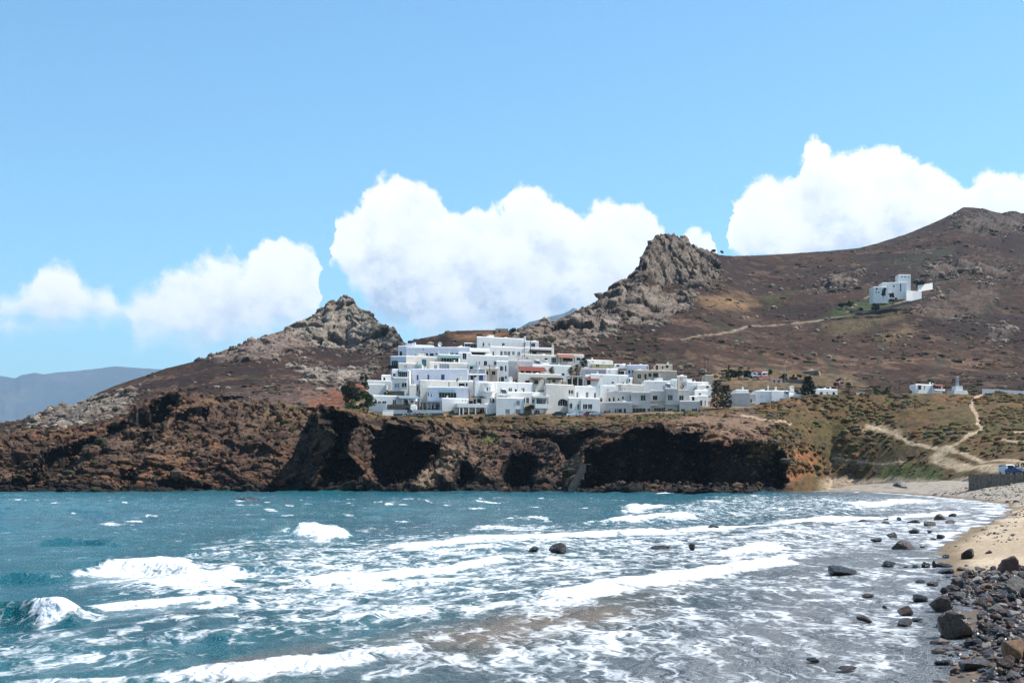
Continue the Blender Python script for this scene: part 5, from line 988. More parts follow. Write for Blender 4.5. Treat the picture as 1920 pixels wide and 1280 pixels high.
def araucaria(px, py, w, h, Y, label, leaf, seed, tiers=14, dens=26, lean=0.0, droop=0.12, cone=0.55):
    s = Y/F; W, H = w*s, h*s; root = empty('norfolk_pine', PV(px, py, Y), seed, label=label, category='tree'); r = np.random.default_rng(seed)
    MB().tube((0,0,-2), (lean,0,H), H*.022, .04).obj('trunk', LM['bark'], root)
    br = MB(); V = []; Fc = []; nv = 0
    for i in range(tiers):
        z = H*(0.10+0.88*i/tiers); L = W/2*(1.0-cone*(i/tiers)**1.3)*r.uniform(0.75, 1.1)*(0.75 if i == 0 else 1); k = 5+int(r.integers(0, 3)); a0 = r.uniform(0, 6.28)
        for j in range(k):
            a = a0+6.283*j/k+r.normal(0, .15); ll = L*r.uniform(.7, 1.1); p = np.array([lean*z/H, 0, z]); q = p+np.array([math.cos(a)*ll, math.sin(a)*ll, ll*r.uniform(-droop, droop+.15)]); br.tube(p, q, .05, .02, 4)
            tt = r.uniform(0.3, 1.05, dens)**0.8; c = p+(q-p)*tt[:, None]+r.normal(0, .12, (dens, 3)); v, f = leaves(c, np.full(dens, .16), dens*2, .20, int(r.integers(1e6)), .5); V.append(v); Fc.append(f+nv); nv += len(v)
    br.obj('branches', LM['bark'], root); link('crown', raw_mesh('crown', np.vstack(V), np.vstack(Fc), None, LM[leaf], False), root)
def palm(px, py, w, h, Y, label, seed):
    s = Y/F; W, H = w*s, h*s; root = empty('fan_palm', PV(px, py, Y), 0, label=label, category='tree'); r = np.random.default_rng(seed); top = H*.62
    MB().tube((0,0,-3), (0,0,top), .28, .2).obj('trunk', LM['bark'], root)
    for nm, m, n, lo, hi in (('fronds', 'palm', 44, -0.2, 1.2), ('dry_skirt', 'dry', 30, -1.3, -0.3)):
        V = []; Fc = []; nv = 0
        for i in range(n):
            a = r.uniform(0, 6.28); e = r.uniform(lo, hi); L = W*.5*r.uniform(.7, 1.05); st = np.array([0, 0, top]); d = np.array([math.cos(a)*math.cos(e), math.sin(a)*math.cos(e), math.sin(e)]); side = np.cross(d, [0, 0, 1.0]); side /= np.linalg.norm(side)+1e-6
            for q in np.linspace(-.9, .9, 7): tip = st+d*L+side*q*L*.42-np.array([0, 0, 1])*L*.22*(1+abs(q)); mid = st+d*L*.55+side*q*L*.10; V += [st+d*L*.15, mid+side*.06, tip, mid-side*.06]; Fc.append((nv, nv+1, nv+2, nv+3)); nv += 4
        link(nm, raw_mesh(nm, np.array(V), np.array(Fc), None, LM[m], False), root)
def zp(z, x, y): ox, oy, k = ZM[z]; return ox+x/k, oy+y/k
def zplant(name, z, x0, y0, x1, y1, Y, label, **kw):
    a, b = zp(z, (x0+x1)/2, y1), zp(z, 0, 0); k = ZM[z][2]; return plant(name, a[0], a[1], (x1-x0)/k, (y1-y0)/k, Y, label, **kw)
zplant('bush','1',245,815,465,1080,441,'large rounded bright green bush left of the low villa',leaf='green',n=2600,size=.26,clumps=18,trunk=.02)
zplant('bush','1',288,648,385,800,450,'small dark tree-like bush on the cliff shoulder above the green bush',leaf='dark',n=600,size=.24,trunk=.1)
zplant('bush','1',60,715,300,1060,430,'big dark evergreen thicket on the cliff shoulder',leaf='dark',n=4200,size=.30,clumps=22,trunk=.0)
zplant('bush','1',60,940,260,1070,426,'low yellow-green bush hanging over the cliff edge',leaf='bright',n=600,size=.2,trunk=.0)
zplant('bush','1',578,835,655,892,460,'grey-green bush below the tall apartment house',leaf='green',n=350,size=.2,trunk=.05)
zplant('hedge','1',748,942,968,1022,450.2,'dark clipped hedge under the blue awning of the low villa',leaf='dark',n=900,size=.2,clumps=14,trunk=.0,cat='hedge')
zplant('bush','1',815,1050,940,1092,443.2,'spreading bush in front of the pool terrace wall',leaf='dark',n=400,size=.2,trunk=.05)
zplant('street_tree','2',876,1035,998,1200,452,'small green street tree between two white houses',leaf='green',n=700,size=.2,trunk=.5,cat='tree')
zplant('agave_stalks','4',775,340,885,475,486,'sparse flowering stalks with small tufts behind the grey hotel',leaf='pine',n=160,size=.16,trunk=.3,cat='plant',clumps=12)
zplant('bush','6',512,196,612,278,876,'round dark green tree right of the hillside tower',leaf='dark',n=700,size=.5,trunk=.05)
for i, (x0, y0, x1, y1, lf, lb) in enumerate([(225,270,285,345,'dark','slender tree against the white wall of the hillside tower house'),(150,400,245,470,'dark','largest dark shrub on the terraces below the hillside tower house'),(300,318,350,355,'dark','dark shrub at the porch of the hillside tower house'),
   (20,445,90,485,'dark','dark shrub at the lower left end of the field wall'),(300,350,375,390,'green','green shrub beside the steps of the hillside tower house'),(-70,380,20,430,'green','green thicket left of the terraces of the hillside tower house'),(-140,400,-60,445,'dark','leftmost dark thicket on the terraced slope')]):
    zplant('shrub','6',x0,y0,x1,y1,852,lb,leaf=lf,n=600,size=.45,trunk=.04,seed=i)
zplant('bush','6',165,1112,245,1168,498,'left half of the olive green bush pair on the dune crest',leaf='green',n=500,size=.22,trunk=.03); zplant('bush','6',225,1096,322,1168,499,'taller right bush of the pair on the dune crest',leaf='green',n=600,size=.22,trunk=.03)
zplant('bush','6',462,1140,510,1170,497,'tiny bush left of the white house with red shutters',leaf='green',n=200,size=.18,trunk=.03)
zplant('dark_tree','5',355,190,480,305,596,'dark round tree at the left of the villa grove',leaf='dark',n=900,size=.3,cat='tree',trunk=.1); zplant('dark_tree','5',455,192,570,305,594,'dark broad tree in the middle of the villa grove',leaf='dark',n=900,size=.3,cat='tree',trunk=.1)
zplant('dark_tree','5',550,196,656,305,595,'dark tree touching the white villa wall',leaf='dark',n=900,size=.3,cat='tree',trunk=.1); zplant('cypress','5',385,135,418,215,602,'thin dark cypress rising over the villa grove',leaf='dark',n=300,size=.25,cat='tree',trunk=.05,grow='cone')
zplant('bush','5',282,238,450,308,590,'light green bush left of the villa grove',leaf='bright',n=700,size=.28,trunk=.02,clumps=12); zplant('dark_tree','5',832,192,890,262,604,'green tree right of the red roofed villa',leaf='green',n=450,size=.3,cat='tree',trunk=.1)
zplant('dark_tree','5',938,236,1090,310,598,'left dark tree above the pale stone field wall',leaf='dark',n=800,size=.3,cat='tree',trunk=.05); zplant('dark_tree','5',1070,248,1225,310,600,'right dark tree above the pale stone field wall',leaf='dark',n=800,size=.3,cat='tree',trunk=.05)
zplant('bougainvillea','5',1570,288,1695,365,560,'pink flowering bougainvillea beyond the small cottage',leaf='pink',n=700,size=.22,trunk=.05); zplant('bush','5',1700,300,1775,395,565,'grey-green tree right of the pink bougainvillea',leaf='dark',n=450,size=.25,trunk=.1)
zplant('bush','5',1548,60,1640,120,700,'lone green bush in the gully of the right hill',leaf='green',n=300,size=.35,trunk=.02)
zplant('bush','P',1908,858,1932,905,262,'green bush at the edge of the parking platform',leaf='bright',n=700,size=.13,trunk=.02) if False else plant('bush',1916,902,26,38,262,'green bush hiding the right end of the parking platform',leaf='green',n=800,size=.14,trunk=.02)
plant('ridge_tree',1338,475,9,8,1062,'left of two lone trees on the saddle right of the crag',cat='tree',leaf='dark',n=220,size=.5,trunk=.3); plant('ridge_tree',1353,476,7,6,1082,'smaller right one of two lone trees on the saddle',cat='tree',leaf='dark',n=160,size=.45,trunk=.3)
plant('bush',964,628,16,16,715,'dark bush beside the flat roofed hut on the ridge',leaf='dark',n=350,size=.35,trunk=.05); plant('bush',1386,588,12,10,880,'dark bush at the end of a wall on the right hill',leaf='dark',n=200,size=.4,trunk=.02)
a = zp('4', 1265, 748); araucaria(a[0], a[1], 36, 58, 461, 'tall open dark pine in front of the pale corner house', 'pine', 3, 15, 17); a = zp('4', 1380, 745); araucaria(a[0], a[1], 28, 50, 463, 'second open dark pine with a slimmer crown beside the grey cube', 'pine', 5, 13, 17)
a = zp('5', 1290, 498); araucaria(a[0], a[1], 36, 39, 483, 'bushy dark green pine beside the white house with the square chimney', 'dark', 9, 15, 40, cone=.75)
a = zp('3', 600, 375); araucaria(a[0], a[1], 20, 18, 521, 'small flat-topped pine above the fan palms', 'dark', 12, 5, 24, cone=.7)
a = zp('2', 1245, 650); palm(a[0], a[1], 18, 15, 500, 'short fan palm with dry skirt left of the palm pair', 21); a = zp('2', 1500, 680); palm(a[0], a[1], 20, 20, 495, 'bushy brown-skirted fan palm behind the white pavilion', 22); a = zp('2', 1575, 675); palm(a[0], a[1], 20, 27, 497, 'tallest fan palm of the village', 23)
a = zp('1', 1455, 722); plant('potted_plant', a[0], a[1], 5, 5, 466, 'two dark spiky potted plants on the roof terrace', cat='plant', leaf='dark', n=120, size=.15, trunk=.1)

# ------------------------------------------------------------------ scrub, boulders and stones that nobody could count
def ico(sub):
    bm = bmesh.new(); bmesh.ops.create_icosphere(bm, subdivisions=sub, radius=1.0); v = np.array([x.co[:] for x in bm.verts]); f = np.array([[q.index for q in p.verts] for p in bm.faces]); bm.free(); return v, f
def scatter(name, pos, rad, squash, cols, sub, m, rough, seed, label=None, smooth=False):
    v0, f0 = ico(sub); r = np.random.default_rng(seed); n = len(pos); nv = len(v0)
    jit = 1+r.uniform(-rough, rough, (n, nv, 1)); th = r.uniform(0, 6.28, n); c, s = np.cos(th), np.sin(th)
    v = v0[None]*jit; x = v[..., 0]*r.uniform(.7, 1.4, n)[:, None]; y = v[..., 1]; z = v[..., 2]*squash[:, None]
    X = (x*c[:, None]-y*s[:, None])*rad[:, None]+pos[:, 0:1]; Y = (x*s[:, None]+y*c[:, None])*rad[:, None]+pos[:, 1:2]; Z = z*rad[:, None]+pos[:, 2:3]
    co = np.stack([X, Y, Z], -1).reshape(-1, 3); f = (f0[None]+(np.arange(n)*nv)[:, None, None]).reshape(-1, 3); cc = np.repeat(cols, nv, 0)*r.uniform(.75, 1.25, (n*nv, 1))
    o = link(name, raw_mesh(name, co, f, {'col': cc}, m, smooth), kind='stuff'); 
    if label: o['label'] = label
    return o
M_SCRUB = ground_mat('scrub_leaf', 1.6, 5.0, 0.15, contrast=0.8)
def pick(w, n, r): i = r.choice(w.size, n, p=(w/w.sum()).ravel()); return i
def build_scatter():
    r = np.random.default_rng(91)
    A = np.abs(np.gradient(NX, axis=1)*np.gradient(NY, axis=0))+0.02
    pd = np.full(NX.shape, 99.0)
    for pts, wd in PATHS: pd = np.minimum(pd, polydist(Npx, Npy, pts)/wd)
    top = np.broadcast_to(sstep(ntt, 1.25, 2.0)[:, None], NX.shape)
    w = A*(pd > 1.5)*np.where(Npx > 1400, sstep(-Npy, -892, -882), top*0.5*(Npx > 625))*sstep(fbm(NX/14, NY/14, oct=3, seed=5)+.35, -.2, .5)
    for poly in ([(1290,778),(1400,772),(1450,790),(1440,825),(1330,820),(1240,795)], [(1600,800),(1650,792),(1690,805),(1700,818),(1660,812)]): w = w*(1-.9*soft(Npx, Npy, np.array(poly, float), 4))
    w = w*(1-((Npx > 1030) & (Npx < 1135) & (Npy < 789))*.97); i = pick(w, 3200, r); pos = np.stack([NX.ravel()[i], NY.ravel()[i], NZ.ravel()[i]], 1); n = len(i); rad = r.lognormal(-0.45, .45, n).clip(.25, 1.6)
    pal = np.array([(0.11,0.058,0.027),(0.105,0.085,0.030),(0.115,0.10,0.040),(0.10,0.082,0.062),(0.14,0.075,0.03),(0.085,0.074,0.030)]); cols = pal[r.integers(0, len(pal), n)]
    scatter('scrub', pos, rad, r.uniform(.4, .7, n), cols, 2, M_SCRUB, .16, 3, 'low rust-brown and olive scrub cushions over the dunes and cliff top')
    # left shore: rubble and tufts
    w = (A+.25)*np.where(Npx < 600, 1.0, .8*(Npx < 1480)*(Npy > 800))*(1-.8*sstep(Npy, 908, 918)); i = pick(w, 3000, r); pos = np.stack([NX.ravel()[i], NY.ravel()[i], NZ.ravel()[i]], 1); n = len(i)
    scatter('rubble', pos, r.lognormal(-.6, .5, n).clip(.2, 1.8), r.uniform(.5, .9, n), np.array([(0.12,0.075,0.05),(0.045,0.040,0.02),(0.09,0.045,0.028),(0.04,0.03,0.025)])[r.integers(0, 4, n)], 1, M_SCRUB, .25, 4, 'loose brown rubble over the rocky shore and cliffs')
    # hills: boulders round the crags, low bushes everywhere
    g = HX.shape; A = np.abs(np.gradient(HX, axis=1)*np.gradient(HYY, axis=0)); front = np.broadcast_to((ht < 2.99)[:, None], g); sc = 1/np.maximum(HYY, 1)**2
    halo = np.zeros(g)
    for poly, amp, c in ROCKY: halo = np.maximum(halo, soft(Hpx, Hpy, np.array(poly, float), 16))
    w = A*front*sc*(halo*6+.10)*sstep(fbm(HX/40, HYY/40, oct=3, seed=6)+.4, 0, .6)*(Hrock < .8); i = pick(w, 3600, r); n = len(i); pos = np.stack([HX.ravel()[i], HYY.ravel()[i], HZ.ravel()[i]], 1)
    scatter('hill_boulders', pos, r.lognormal(-.05, .55, n).clip(.3, 3.6), r.uniform(.5, .85, n), np.array([(0.22,0.175,0.135),(0.17,0.125,0.095),(0.28,0.22,0.165),(0.12,0.09,0.07)])[r.integers(0, 4, n)], 1, M_HILL, .22, 5, 'grey-brown boulders strewn over the hillsides')
    w = A*front*sc*(Hrock < .5); i = pick(w*sstep(fbm(HX/30, HYY/30, oct=3, seed=16), -.1, .4), 5200, r); n = len(i); pos = np.stack([HX.ravel()[i], HYY.ravel()[i], HZ.ravel()[i]], 1)
    scatter('hill_scrub', pos, r.lognormal(-.25, .5, n).clip(.25, 2.6), r.uniform(.35, .6, n), np.array([(0.050,0.040,0.022),(0.065,0.044,0.027),(0.050,0.048,0.024),(0.080,0.050,0.032)])[r.integers(0, 4, n)], 1, M_SCRUB, .2, 6, 'dark low bushes dotted over the dry hillsides')
    # pebbles on the far beach
    n = 1800; Yp = r.uniform(60, 290, n); s = r.uniform(.4, 16, n)*np.clip(Yp/160, .4, 1); Xp = shore_x(Yp)+s; Zp, _ = beach_z(Xp, Yp); pos = np.stack([Xp, Yp, Zp+.02], 1)
    scatter('pebbles', pos, r.lognormal(-2.5, .5, n).clip(.03, .3)*np.clip(Yp/140, .5, 1.6), r.uniform(.5, .8, n), np.array([(0.22,0.19,0.16),(0.14,0.10,0.08),(0.34,0.29,0.23),(0.09,0.075,0.065)])[r.integers(0, 4, n)], 1, M_SCRUB, .15, 8, 'scattered pebbles along the beach')
build_scatter()

# ------------------------------------------------------------------ boulders and stones of the shore
def rock_mat(name, c1, c2, rough):
    m, nb, b = mat(name); tc = nb.new('ShaderNodeTexCoord').outputs['Object']; n = nb.noise(tc, 3.0, 6, 0.68); n2 = nb.noise(tc, 11.0, 4, 0.65)
    nb.inp(b.inputs['Base Color'], nb.mix(nb.ss(nb.math('ADD', nb.math('MULTIPLY', n.outputs['Fac'], .6), nb.math('MULTIPLY', n2.outputs['Fac'], .4)), .38, .64), tuple(c1)+(1,), tuple(c2)+(1,)))
    b.inputs['Roughness'].default_value = rough; b.inputs['Specular IOR Level'].default_value = .5
    bp = nb.new('ShaderNodeBump'); bp.inputs['Strength'].default_value = .9; bp.inputs['Distance'].default_value = .12; nb.inp(bp.inputs['Height'], nb.math('ADD', n.outputs['Fac'], nb.math('MULTIPLY', n2.outputs['Fac'], .45))); nb.inp(b.inputs['Normal'], bp.outputs[0]); return m
RM = {'black': rock_mat('wet_black_rock', (0.010,0.009,0.009), (0.040,0.033,0.029), .24), 'brown': rock_mat('wet_brown_rock', (0.030,0.018,0.012), (0.13,0.08,0.05), .27), 'grey': rock_mat('grey_rock', (0.060,0.052,0.047), (0.20,0.17,0.145), .40),
 'red': rock_mat('red_rock', (0.06,0.025,0.018), (0.15,0.07,0.05), .5), 'ochre': rock_mat('ochre_rock', (0.16,0.075,0.03), (0.36,0.20,0.09), .45), 'pale': rock_mat('pale_rock', (0.30,0.26,0.22), (0.52,0.47,0.41), .6)}
def rock_mesh(seed, sub=3, cuts=15):
    v, f = ico(sub); r = np.random.default_rng(seed)
    for _ in range(cuts):
        d = r.normal(size=3); d /= np.linalg.norm(d); k = r.uniform(.40, .80); s = v@d; v = v-np.maximum(s-k, 0)[:, None]*d*0.92
    nse = fbm(v[:, 0]*2.2+seed, v[:, 1]*2.2, v[:, 2]*2.2, oct=4, seed=seed); v = v*(1+.13*nse[:, None]); v /= np.abs(v).max(0); return v, f
ROCKV = [rock_mesh(900+i) for i in range(12)]
ROCKM = {}
def rock_data(i, m):
    if (i, m) not in ROCKM: v, f = ROCKV[i]; ROCKM[(i, m)] = raw_mesh('stone', v, f, None, RM[m], True)
    return ROCKM[(i, m)]
def ground_at(px, py):
    Y = CH*F/(py-HY)
    for _ in range(12):
        X = (px-CX)/F*Y; z = float(np.maximum(beach_z(np.array([X]), np.array([Y]))[0][0], 0)); Y = 0.5*Y+0.5*(CH-z)*F/(py-HY)
    return (px-CX)/F*Y, Y, max(z, 0.0)
def stone(px, py, w, h, m, label, seed, group=None, name='boulder', cat='rock', own=True, rz=None, sink=.28):
    X, Y, z = ground_at(px, py); s = Y/F; i = seed % len(ROCKV)
    me = rock_data(i, m); o = link(name, me, label=label, category=cat)
    if group: o['group'] = group
    W, H = w*s/2, h*s; hz = H/(2-2*sink); o.scale = (W, W*random.uniform(.7, 1.0), hz); o.rotation_euler = (random.uniform(-.12, .12), random.uniform(-.12, .12), random.uniform(0, 6.28) if rz is None else rz)
    o.location = (X, Y+W*.6, z+hz*(1-2*sink)); return o
def Z6(x, y): return 1400+x/3.369, 900+y/3.369
HERO = [(1000,435,172,70,'brown','big mottled brown boulder awash off the sand'),(620,602,212,58,'black','long black rock lying in the shallows'),(905,556,124,50,'black','rounded black rock left of the rock row at the water edge'),(1415,494,122,68,'black','black boulder sitting on the wet sand'),
 (1535,462,48,26,'red','small reddish rock on the sand beside the black boulder'),(1355,1002,245,185,'brown','largest wet brown boulder at the edge of the stone heap'),(1235,832,175,105,'brown','angular brown boulder behind the largest one'),(1680,588,160,112,'red','tall pointed reddish boulder standing on the stone heap'),
 (1705,1168,165,165,'ochre','big ochre boulder at the right edge of the picture'),(1480,1196,330,84,'brown','long dark slab slanting down into the water'),(1440,1058,150,66,'black','black wedge of rock below the largest boulder'),(1325,1228,64,44,'red','small red-brown rock at the foot of the long slab'),
 (1225,250,104,48,'brown','brown boulder at the top of the rock row by the foam'),(1105,766,108,44,'black','flat-topped dark rock in the water left of the heap'),(1015,848,128,54,'brown','rusty brown rock half under water left of the heap'),(1695,720,150,110,'grey','dark grey boulder at the right edge of the heap'),(1600,850,150,80,'grey','smooth grey boulder in the middle of the heap'),(1460,650,90,44,'pale','pale flat stone on the upper heap'),(1700,1270,150,66,'grey','lavender-grey stone in the bottom right corner')]
for i, (x, y, w, h, m, lb) in enumerate(HERO): p = Z6(x, y); stone(p[0], p[1], w/3.369, h/3.369, m, lb, i*5+3)
for i, (px, py, w, h, m, lb) in enumerate([(1046,1035,34,19,'black','larger round black rock in the surf, middle of the bay'),(1000,1035,27,12,'black','smaller black rock left of the round one in the surf'),(1298,1030,16,13,'black','pointed black rock with foam streaming off it'),(1243,1030,42,8,'black','low flat black rock left of the pointed one'),(459,938,52,7,'black','flat black reef in the open water off the left shore'),(1690,918,34,8,'black','long black rock on the far shingle'),(1640,917,38,5,'black','low dark rocks at the far foam line'),(1338,990,22,6,'black','lone low rock in the white water right of the middle')]): stone(px, py, w, h, m, lb, i*3+1)
GW = 'wet rocks awash along the sand'
for i, (x, y, w, h, m) in enumerate([(920,363,92,32,'black'),(830,389,92,26,'black'),(875,283,64,24,'black'),(970,251,58,22,'black'),(745,269,92,24,'black'),(490,286,92,15,'brown'),(1065,280,78,28,'black'),(1305,226,58,24,'black'),(1170,291,94,32,'brown'),(1295,276,88,24,'brown'),(1075,333,98,34,'black'),(1160,331,44,16,'black'),(1230,369,54,30,'black'),(1185,376,44,14,'brown'),
   (1260,491,64,22,'black'),(1010,556,54,16,'black'),(1070,556,64,22,'black'),(1135,556,68,42,'black'),(1190,553,50,46,'black'),(1265,547,144,30,'black'),(1355,571,64,24,'red'),(1265,592,104,38,'black'),(1475,569,94,26,'red'),(1100,656,78,28,'black'),(1175,674,98,38,'brown'),(775,744,84,30,'brown'),(875,809,40,20,'black'),(755,886,134,36,'brown'),(1000,916,154,36,'brown'),(1080,889,104,20,'black'),(1250,1166,104,32,'black'),(425,1141,108,28,'black'),(640,1201,184,26,'brown'),(880,250,40,10,'brown'),(1110,425,40,12,'black')]):
    p = Z6(x, y); stone(p[0], p[1], w/3.369, h/3.369, m, 'dark wet rock awash in the shallows beside the sand', i*7+2, GW)
HEAP = np.array([(1250,720),(1300,640),(1370,590),(1500,580),(1600,560),(1780,540),(1790,1285),(1560,1285),(1500,1235),(1560,1130),(1400,1045),(1480,930),(1470,820),(1290,770)], float)
def heap():
    r = np.random.default_rng(17); n = 0; k = 0; pts = []
    while n < 290 and k < 9000:
        k += 1; x, y = r.uniform(1240, 1790), r.uniform(545, 1285)
        if not inpoly(np.array([x]), np.array([y]), HEAP)[0]: continue
        sz = r.lognormal(3.9, .45)*(0.75+0.6*(y-545)/740); sz = min(sz, 130)
        if any((x-a)**2+((y-b)*1.8)**2 < (0.33*(sz+c))**2 for a, b, c in pts): continue
        pts.append((x, y, sz)); n += 1
    for i, (x, y, sz) in enumerate(sorted(pts, key=lambda t: t[1])):
        p = Z6(x, y); m = ['grey','brown','black','brown','red','brown','ochre','pale','black','red','brown','grey'][int(r.integers(0, 12))]
        o = stone(p[0], p[1], sz*1.15/3.369, sz*r.uniform(.45, .75)/3.369, m, 'loose wet stone in the heap along the right shore', int(r.integers(0, 999)), 'stones heaped along the right shore', 'stone', 'stone'); o.location.z += r.uniform(0, .08); o.rotation_euler = (r.normal(0, .35), r.normal(0, .35), r.uniform(0, 6.28))
heap()
def shingle():
    r = np.random.default_rng(23); P3 = []; R3 = []
    while len(P3) < 1500:
        x, y = r.uniform(1200, 1790), r.uniform(540, 1290)
        if not inpoly(np.array([x]), np.array([y]), HEAP)[0] and r.random() > .12: continue
        p = Z6(x, y); X, Y, z = ground_at(*p); P3.append((X, Y, z)); R3.append(r.lognormal(-2.75, .45))
    n = len(P3); cols = np.array([(0.05,0.043,0.04),(0.12,0.08,0.055),(0.09,0.075,0.068),(0.20,0.165,0.14),(0.10,0.05,0.035),(0.03,0.027,0.026)])[r.integers(0, 6, n)]
    scatter('shingle', np.array(P3), np.array(R3).clip(.03, .16), r.uniform(.5, .8, n), cols, 1, M_SHINGLE, .18, 31, 'small wet shingle between the heaped stones')
M_SHINGLE = ground_mat('wet_shingle', 6.0, 30.0, 0.01, spec=.5, contrast=.5); M_SHINGLE.node_tree.nodes['Principled BSDF'].inputs['Roughness'].default_value = .35
shingle()

# ------------------------------------------------------------------ poles, vehicles, people
def pole(px, py0, py1, Y, label, lean=0.0, r=.13, arms=1, name='utility_pole', m='wood'):
    b = PV(px, py1, Y); h = (py1-py0)/F*Y; root = empty(name, b, .3, label=label, category='pole'); MB().tube((0,0,-2), (lean*h,0,h), r, r*.7, 8).obj('shaft', M[m], root)
    for k in range(arms): MB().box(lean*h-.7, lean*h+.7, -.05, .05, h-.5-.7*k, h-.38-.7*k).obj('crossarm', M['wood'], root); [MB().tube((lean*h+x,0,h-.38-.7*k), (lean*h+x,0,h-.2-.7*k), .04, .03, 6).obj('insulator', M['tank'], root) for x in (-.6, .6)]
    return b+Vector((lean*h, 0, h))
def land_z(X, Y):
    d = (NX-X)**2+(NY-Y)**2; i = np.argsort(d, axis=None)[:4]; return float(NZ.ravel()[i].max())
def zpole(z, x, y0, y1, Y, label, **kw): a, b = zp(z, x, y0), zp(z, x, y1); return pole(a[0], a[1], b[1], Y, label, **kw)
t1 = zpole('2',875,228,455,522,'dark utility pole in front of the row of narrow windows'); t2 = zpole('2',958,168,360,538,'utility pole rising right of the summit house',r=.17); t3 = zpole('2',425,520,742,484,'leaning dark utility pole right of the lettered sign',lean=-.06); zpole('2',442,640,742,484.5,'short stub pole beside the leaning utility pole',arms=0)
t4 = zpole('3',1042,270,408,519,'straight wooden pole right of the yellow house'); zpole('4',757,342,475,484,'slim dark pole beside the flowering stalks',arms=0,r=.09); zpole('7',852,60,165,520,'left one of two poles behind the dune crest',r=.1); zpole('7',942,62,165,520,'right one of two poles behind the dune crest',r=.1); zpole('7',1147,400,480,405,'short post standing in the dune scrub',arms=0,r=.07)
def lamp_post():
    a, b = zp('5', 1032, 118), zp('5', 1032, 436); h = (b[1]-a[1])/F*478; root = empty('lamp_post', PV(b[0], b[1], 478), 0, label='tall thin grey lamp post over the white cube house', category='lamp post'); MB().tube((0,0,-2), (0,0,h), .09, .06, 8).obj('shaft', M['metal'], root); MB().tube((0,0,h), (.9,0,h+.15), .05, .04, 6).obj('arm', M['metal'], root); MB().box(.8, 1.4, -.12, .12, h+.08, h+.22, .05, .03).obj('lamp_head', M['metal'], root)
lamp_post()
def pylon():
    a, b = zp('4', 1108, 60), zp('4', 1108, 286); h = (b[1]-a[1])/F*575; d = 39/6.857/F*575; root = empty('power_pylon', PV(b[0], b[1], 575), 0, label='two-legged wooden pylon with transformer on the field behind the hotel', category='pylon')
    for x in (0, d): MB().tube((x,0,-2), (x,0,h*(1 if x == 0 else .93)), .14, .10, 7).obj('leg', M['wood'], root)
    MB().box(-.4, d+.4, -.08, .08, h*.86, h*.86+.16).obj('crossarm', M['wood'], root); MB().box(d*.3, d*.7, -.3, .3, h*.42, h*.54).obj('transformer', M['metal'], root); MB().box(0, d, -.06, .06, h*.40, h*.42-.003).obj('shelf', M['wood'], root)
pylon()
def cable(p, q, sag, label):
    mb = MB(); o = p.copy(); pts = [p.lerp(q, i/10)-Vector((0, 0, sag*4*(i/10)*(1-i/10)))-o for i in range(11)]
    for a, b in zip(pts[:-1], pts[1:]): mb.tube(a, b, .035, .035, 4)
    c = mb.obj('power_cable', M['dframe'], None, label=label, category='cable'); c.location = o
cable(t1, t2, .6, 'black cable slung between the two summit utility poles'); cable(t3, t3+Vector((-21, 3, -1.5)), 1.0, 'thin cable running left from the leaning pole over the sign'); cable(t4, t4+Vector((-22, -14, -6)), 1.2, 'cable dropping left from the pole beside the yellow house')
def dish(z, x, y, Y, label, d=.9):
    a = zp(z, x, y); root = empty('satellite_dish', PV(a[0], a[1], Y), .5, label=label, category='satellite dish'); mb = MB(); k = 12; c = (0, .18, .6)
    for j, (rr, dp) in enumerate(((0, .0), (.5, .05), (1, .2))): mb.v += [(math.cos(t)*rr*d/2, -dp*d, .7+math.sin(t)*rr*d/2) for t in np.linspace(0, 2*math.pi, k, endpoint=False)]
    mb.f = [(i+j*k, (i+1) % k+j*k, (i+1) % k+(j+1)*k, i+(j+1)*k) for j in (0, 1) for i in range(k)]; mb.obj('reflector', M['tank'], root); MB().tube((0,.1,-1.5), (0,.1,.7), .04, .04, 6).obj('mast', M['metal'], root); MB().tube((0,-.2*d,.4), (0,-.7*d,.75), .02, .02, 5).obj('feed_arm', M['metal'], root)
dish('1',1242,312,514.6,'white satellite dish on the long bluish house',1.6); dish('4',680,458,459.2,'satellite dish on the grey hotel roof',1.1)
def solar(z, x, y, Y, label):
    a = zp(z, x, y); root = empty('solar_heater', PV(a[0], a[1], Y), .4, label=label, category='solar heater'); mb = MB(); mb.v = [(-.9,-.7,0),(.9,-.7,0),(.9,.6,1.2),(-.9,.6,1.2),(-.9,-.7,.08),(.9,-.7,.08),(.9,.6,1.28),(-.9,.6,1.28)]; mb.f = [(0,3,2,1),(4,5,6,7),(0,1,5,4),(2,3,7,6),(1,2,6,5),(0,4,7,3)]; mb.obj('collector', M['solar'], root)
    MB().tube((-.95,.75,1.35), (.95,.75,1.35), .27, .27, 12).obj('tank', M['tank'], root, True); MB().box(-.8, -.74, .55, .95, -1.4, 1.2).box(.74, .8, .55, .95, -1.4, 1.2).obj('stand', M['metal'], root)
solar('2',1050,515,521,'left solar water heater above the pink wall'); solar('2',1165,520,521.5,'right solar water heater above the pink wall'); solar('4',640,455,463,'solar water heater beside the grey hotel chimney'); solar('2',600,905,459,'solar water heater above the small two-storey house'); solar('2',520,525,513,'solar water heater in front of the broad white house')
CARM = {k: flat('car_paint_'+k, c, .3, .5) for k, c in {'black': (0.012,0.012,0.014), 'white': (0.78,0.78,0.78), 'silver': (0.5,0.52,0.55), 'blue': (0.02,0.05,0.16), 'red': (0.25,0.02,0.02)}.items()}; M['tyre'] = flat('tyre_rubber', (0.02,0.02,0.02), .9, .2); M['lamp'] = flat('lamp_lens', (0.7,0.7,0.68), .15, .5); M['tail'] = flat('tail_lens', (0.3,0.01,0.01), .2, .5)
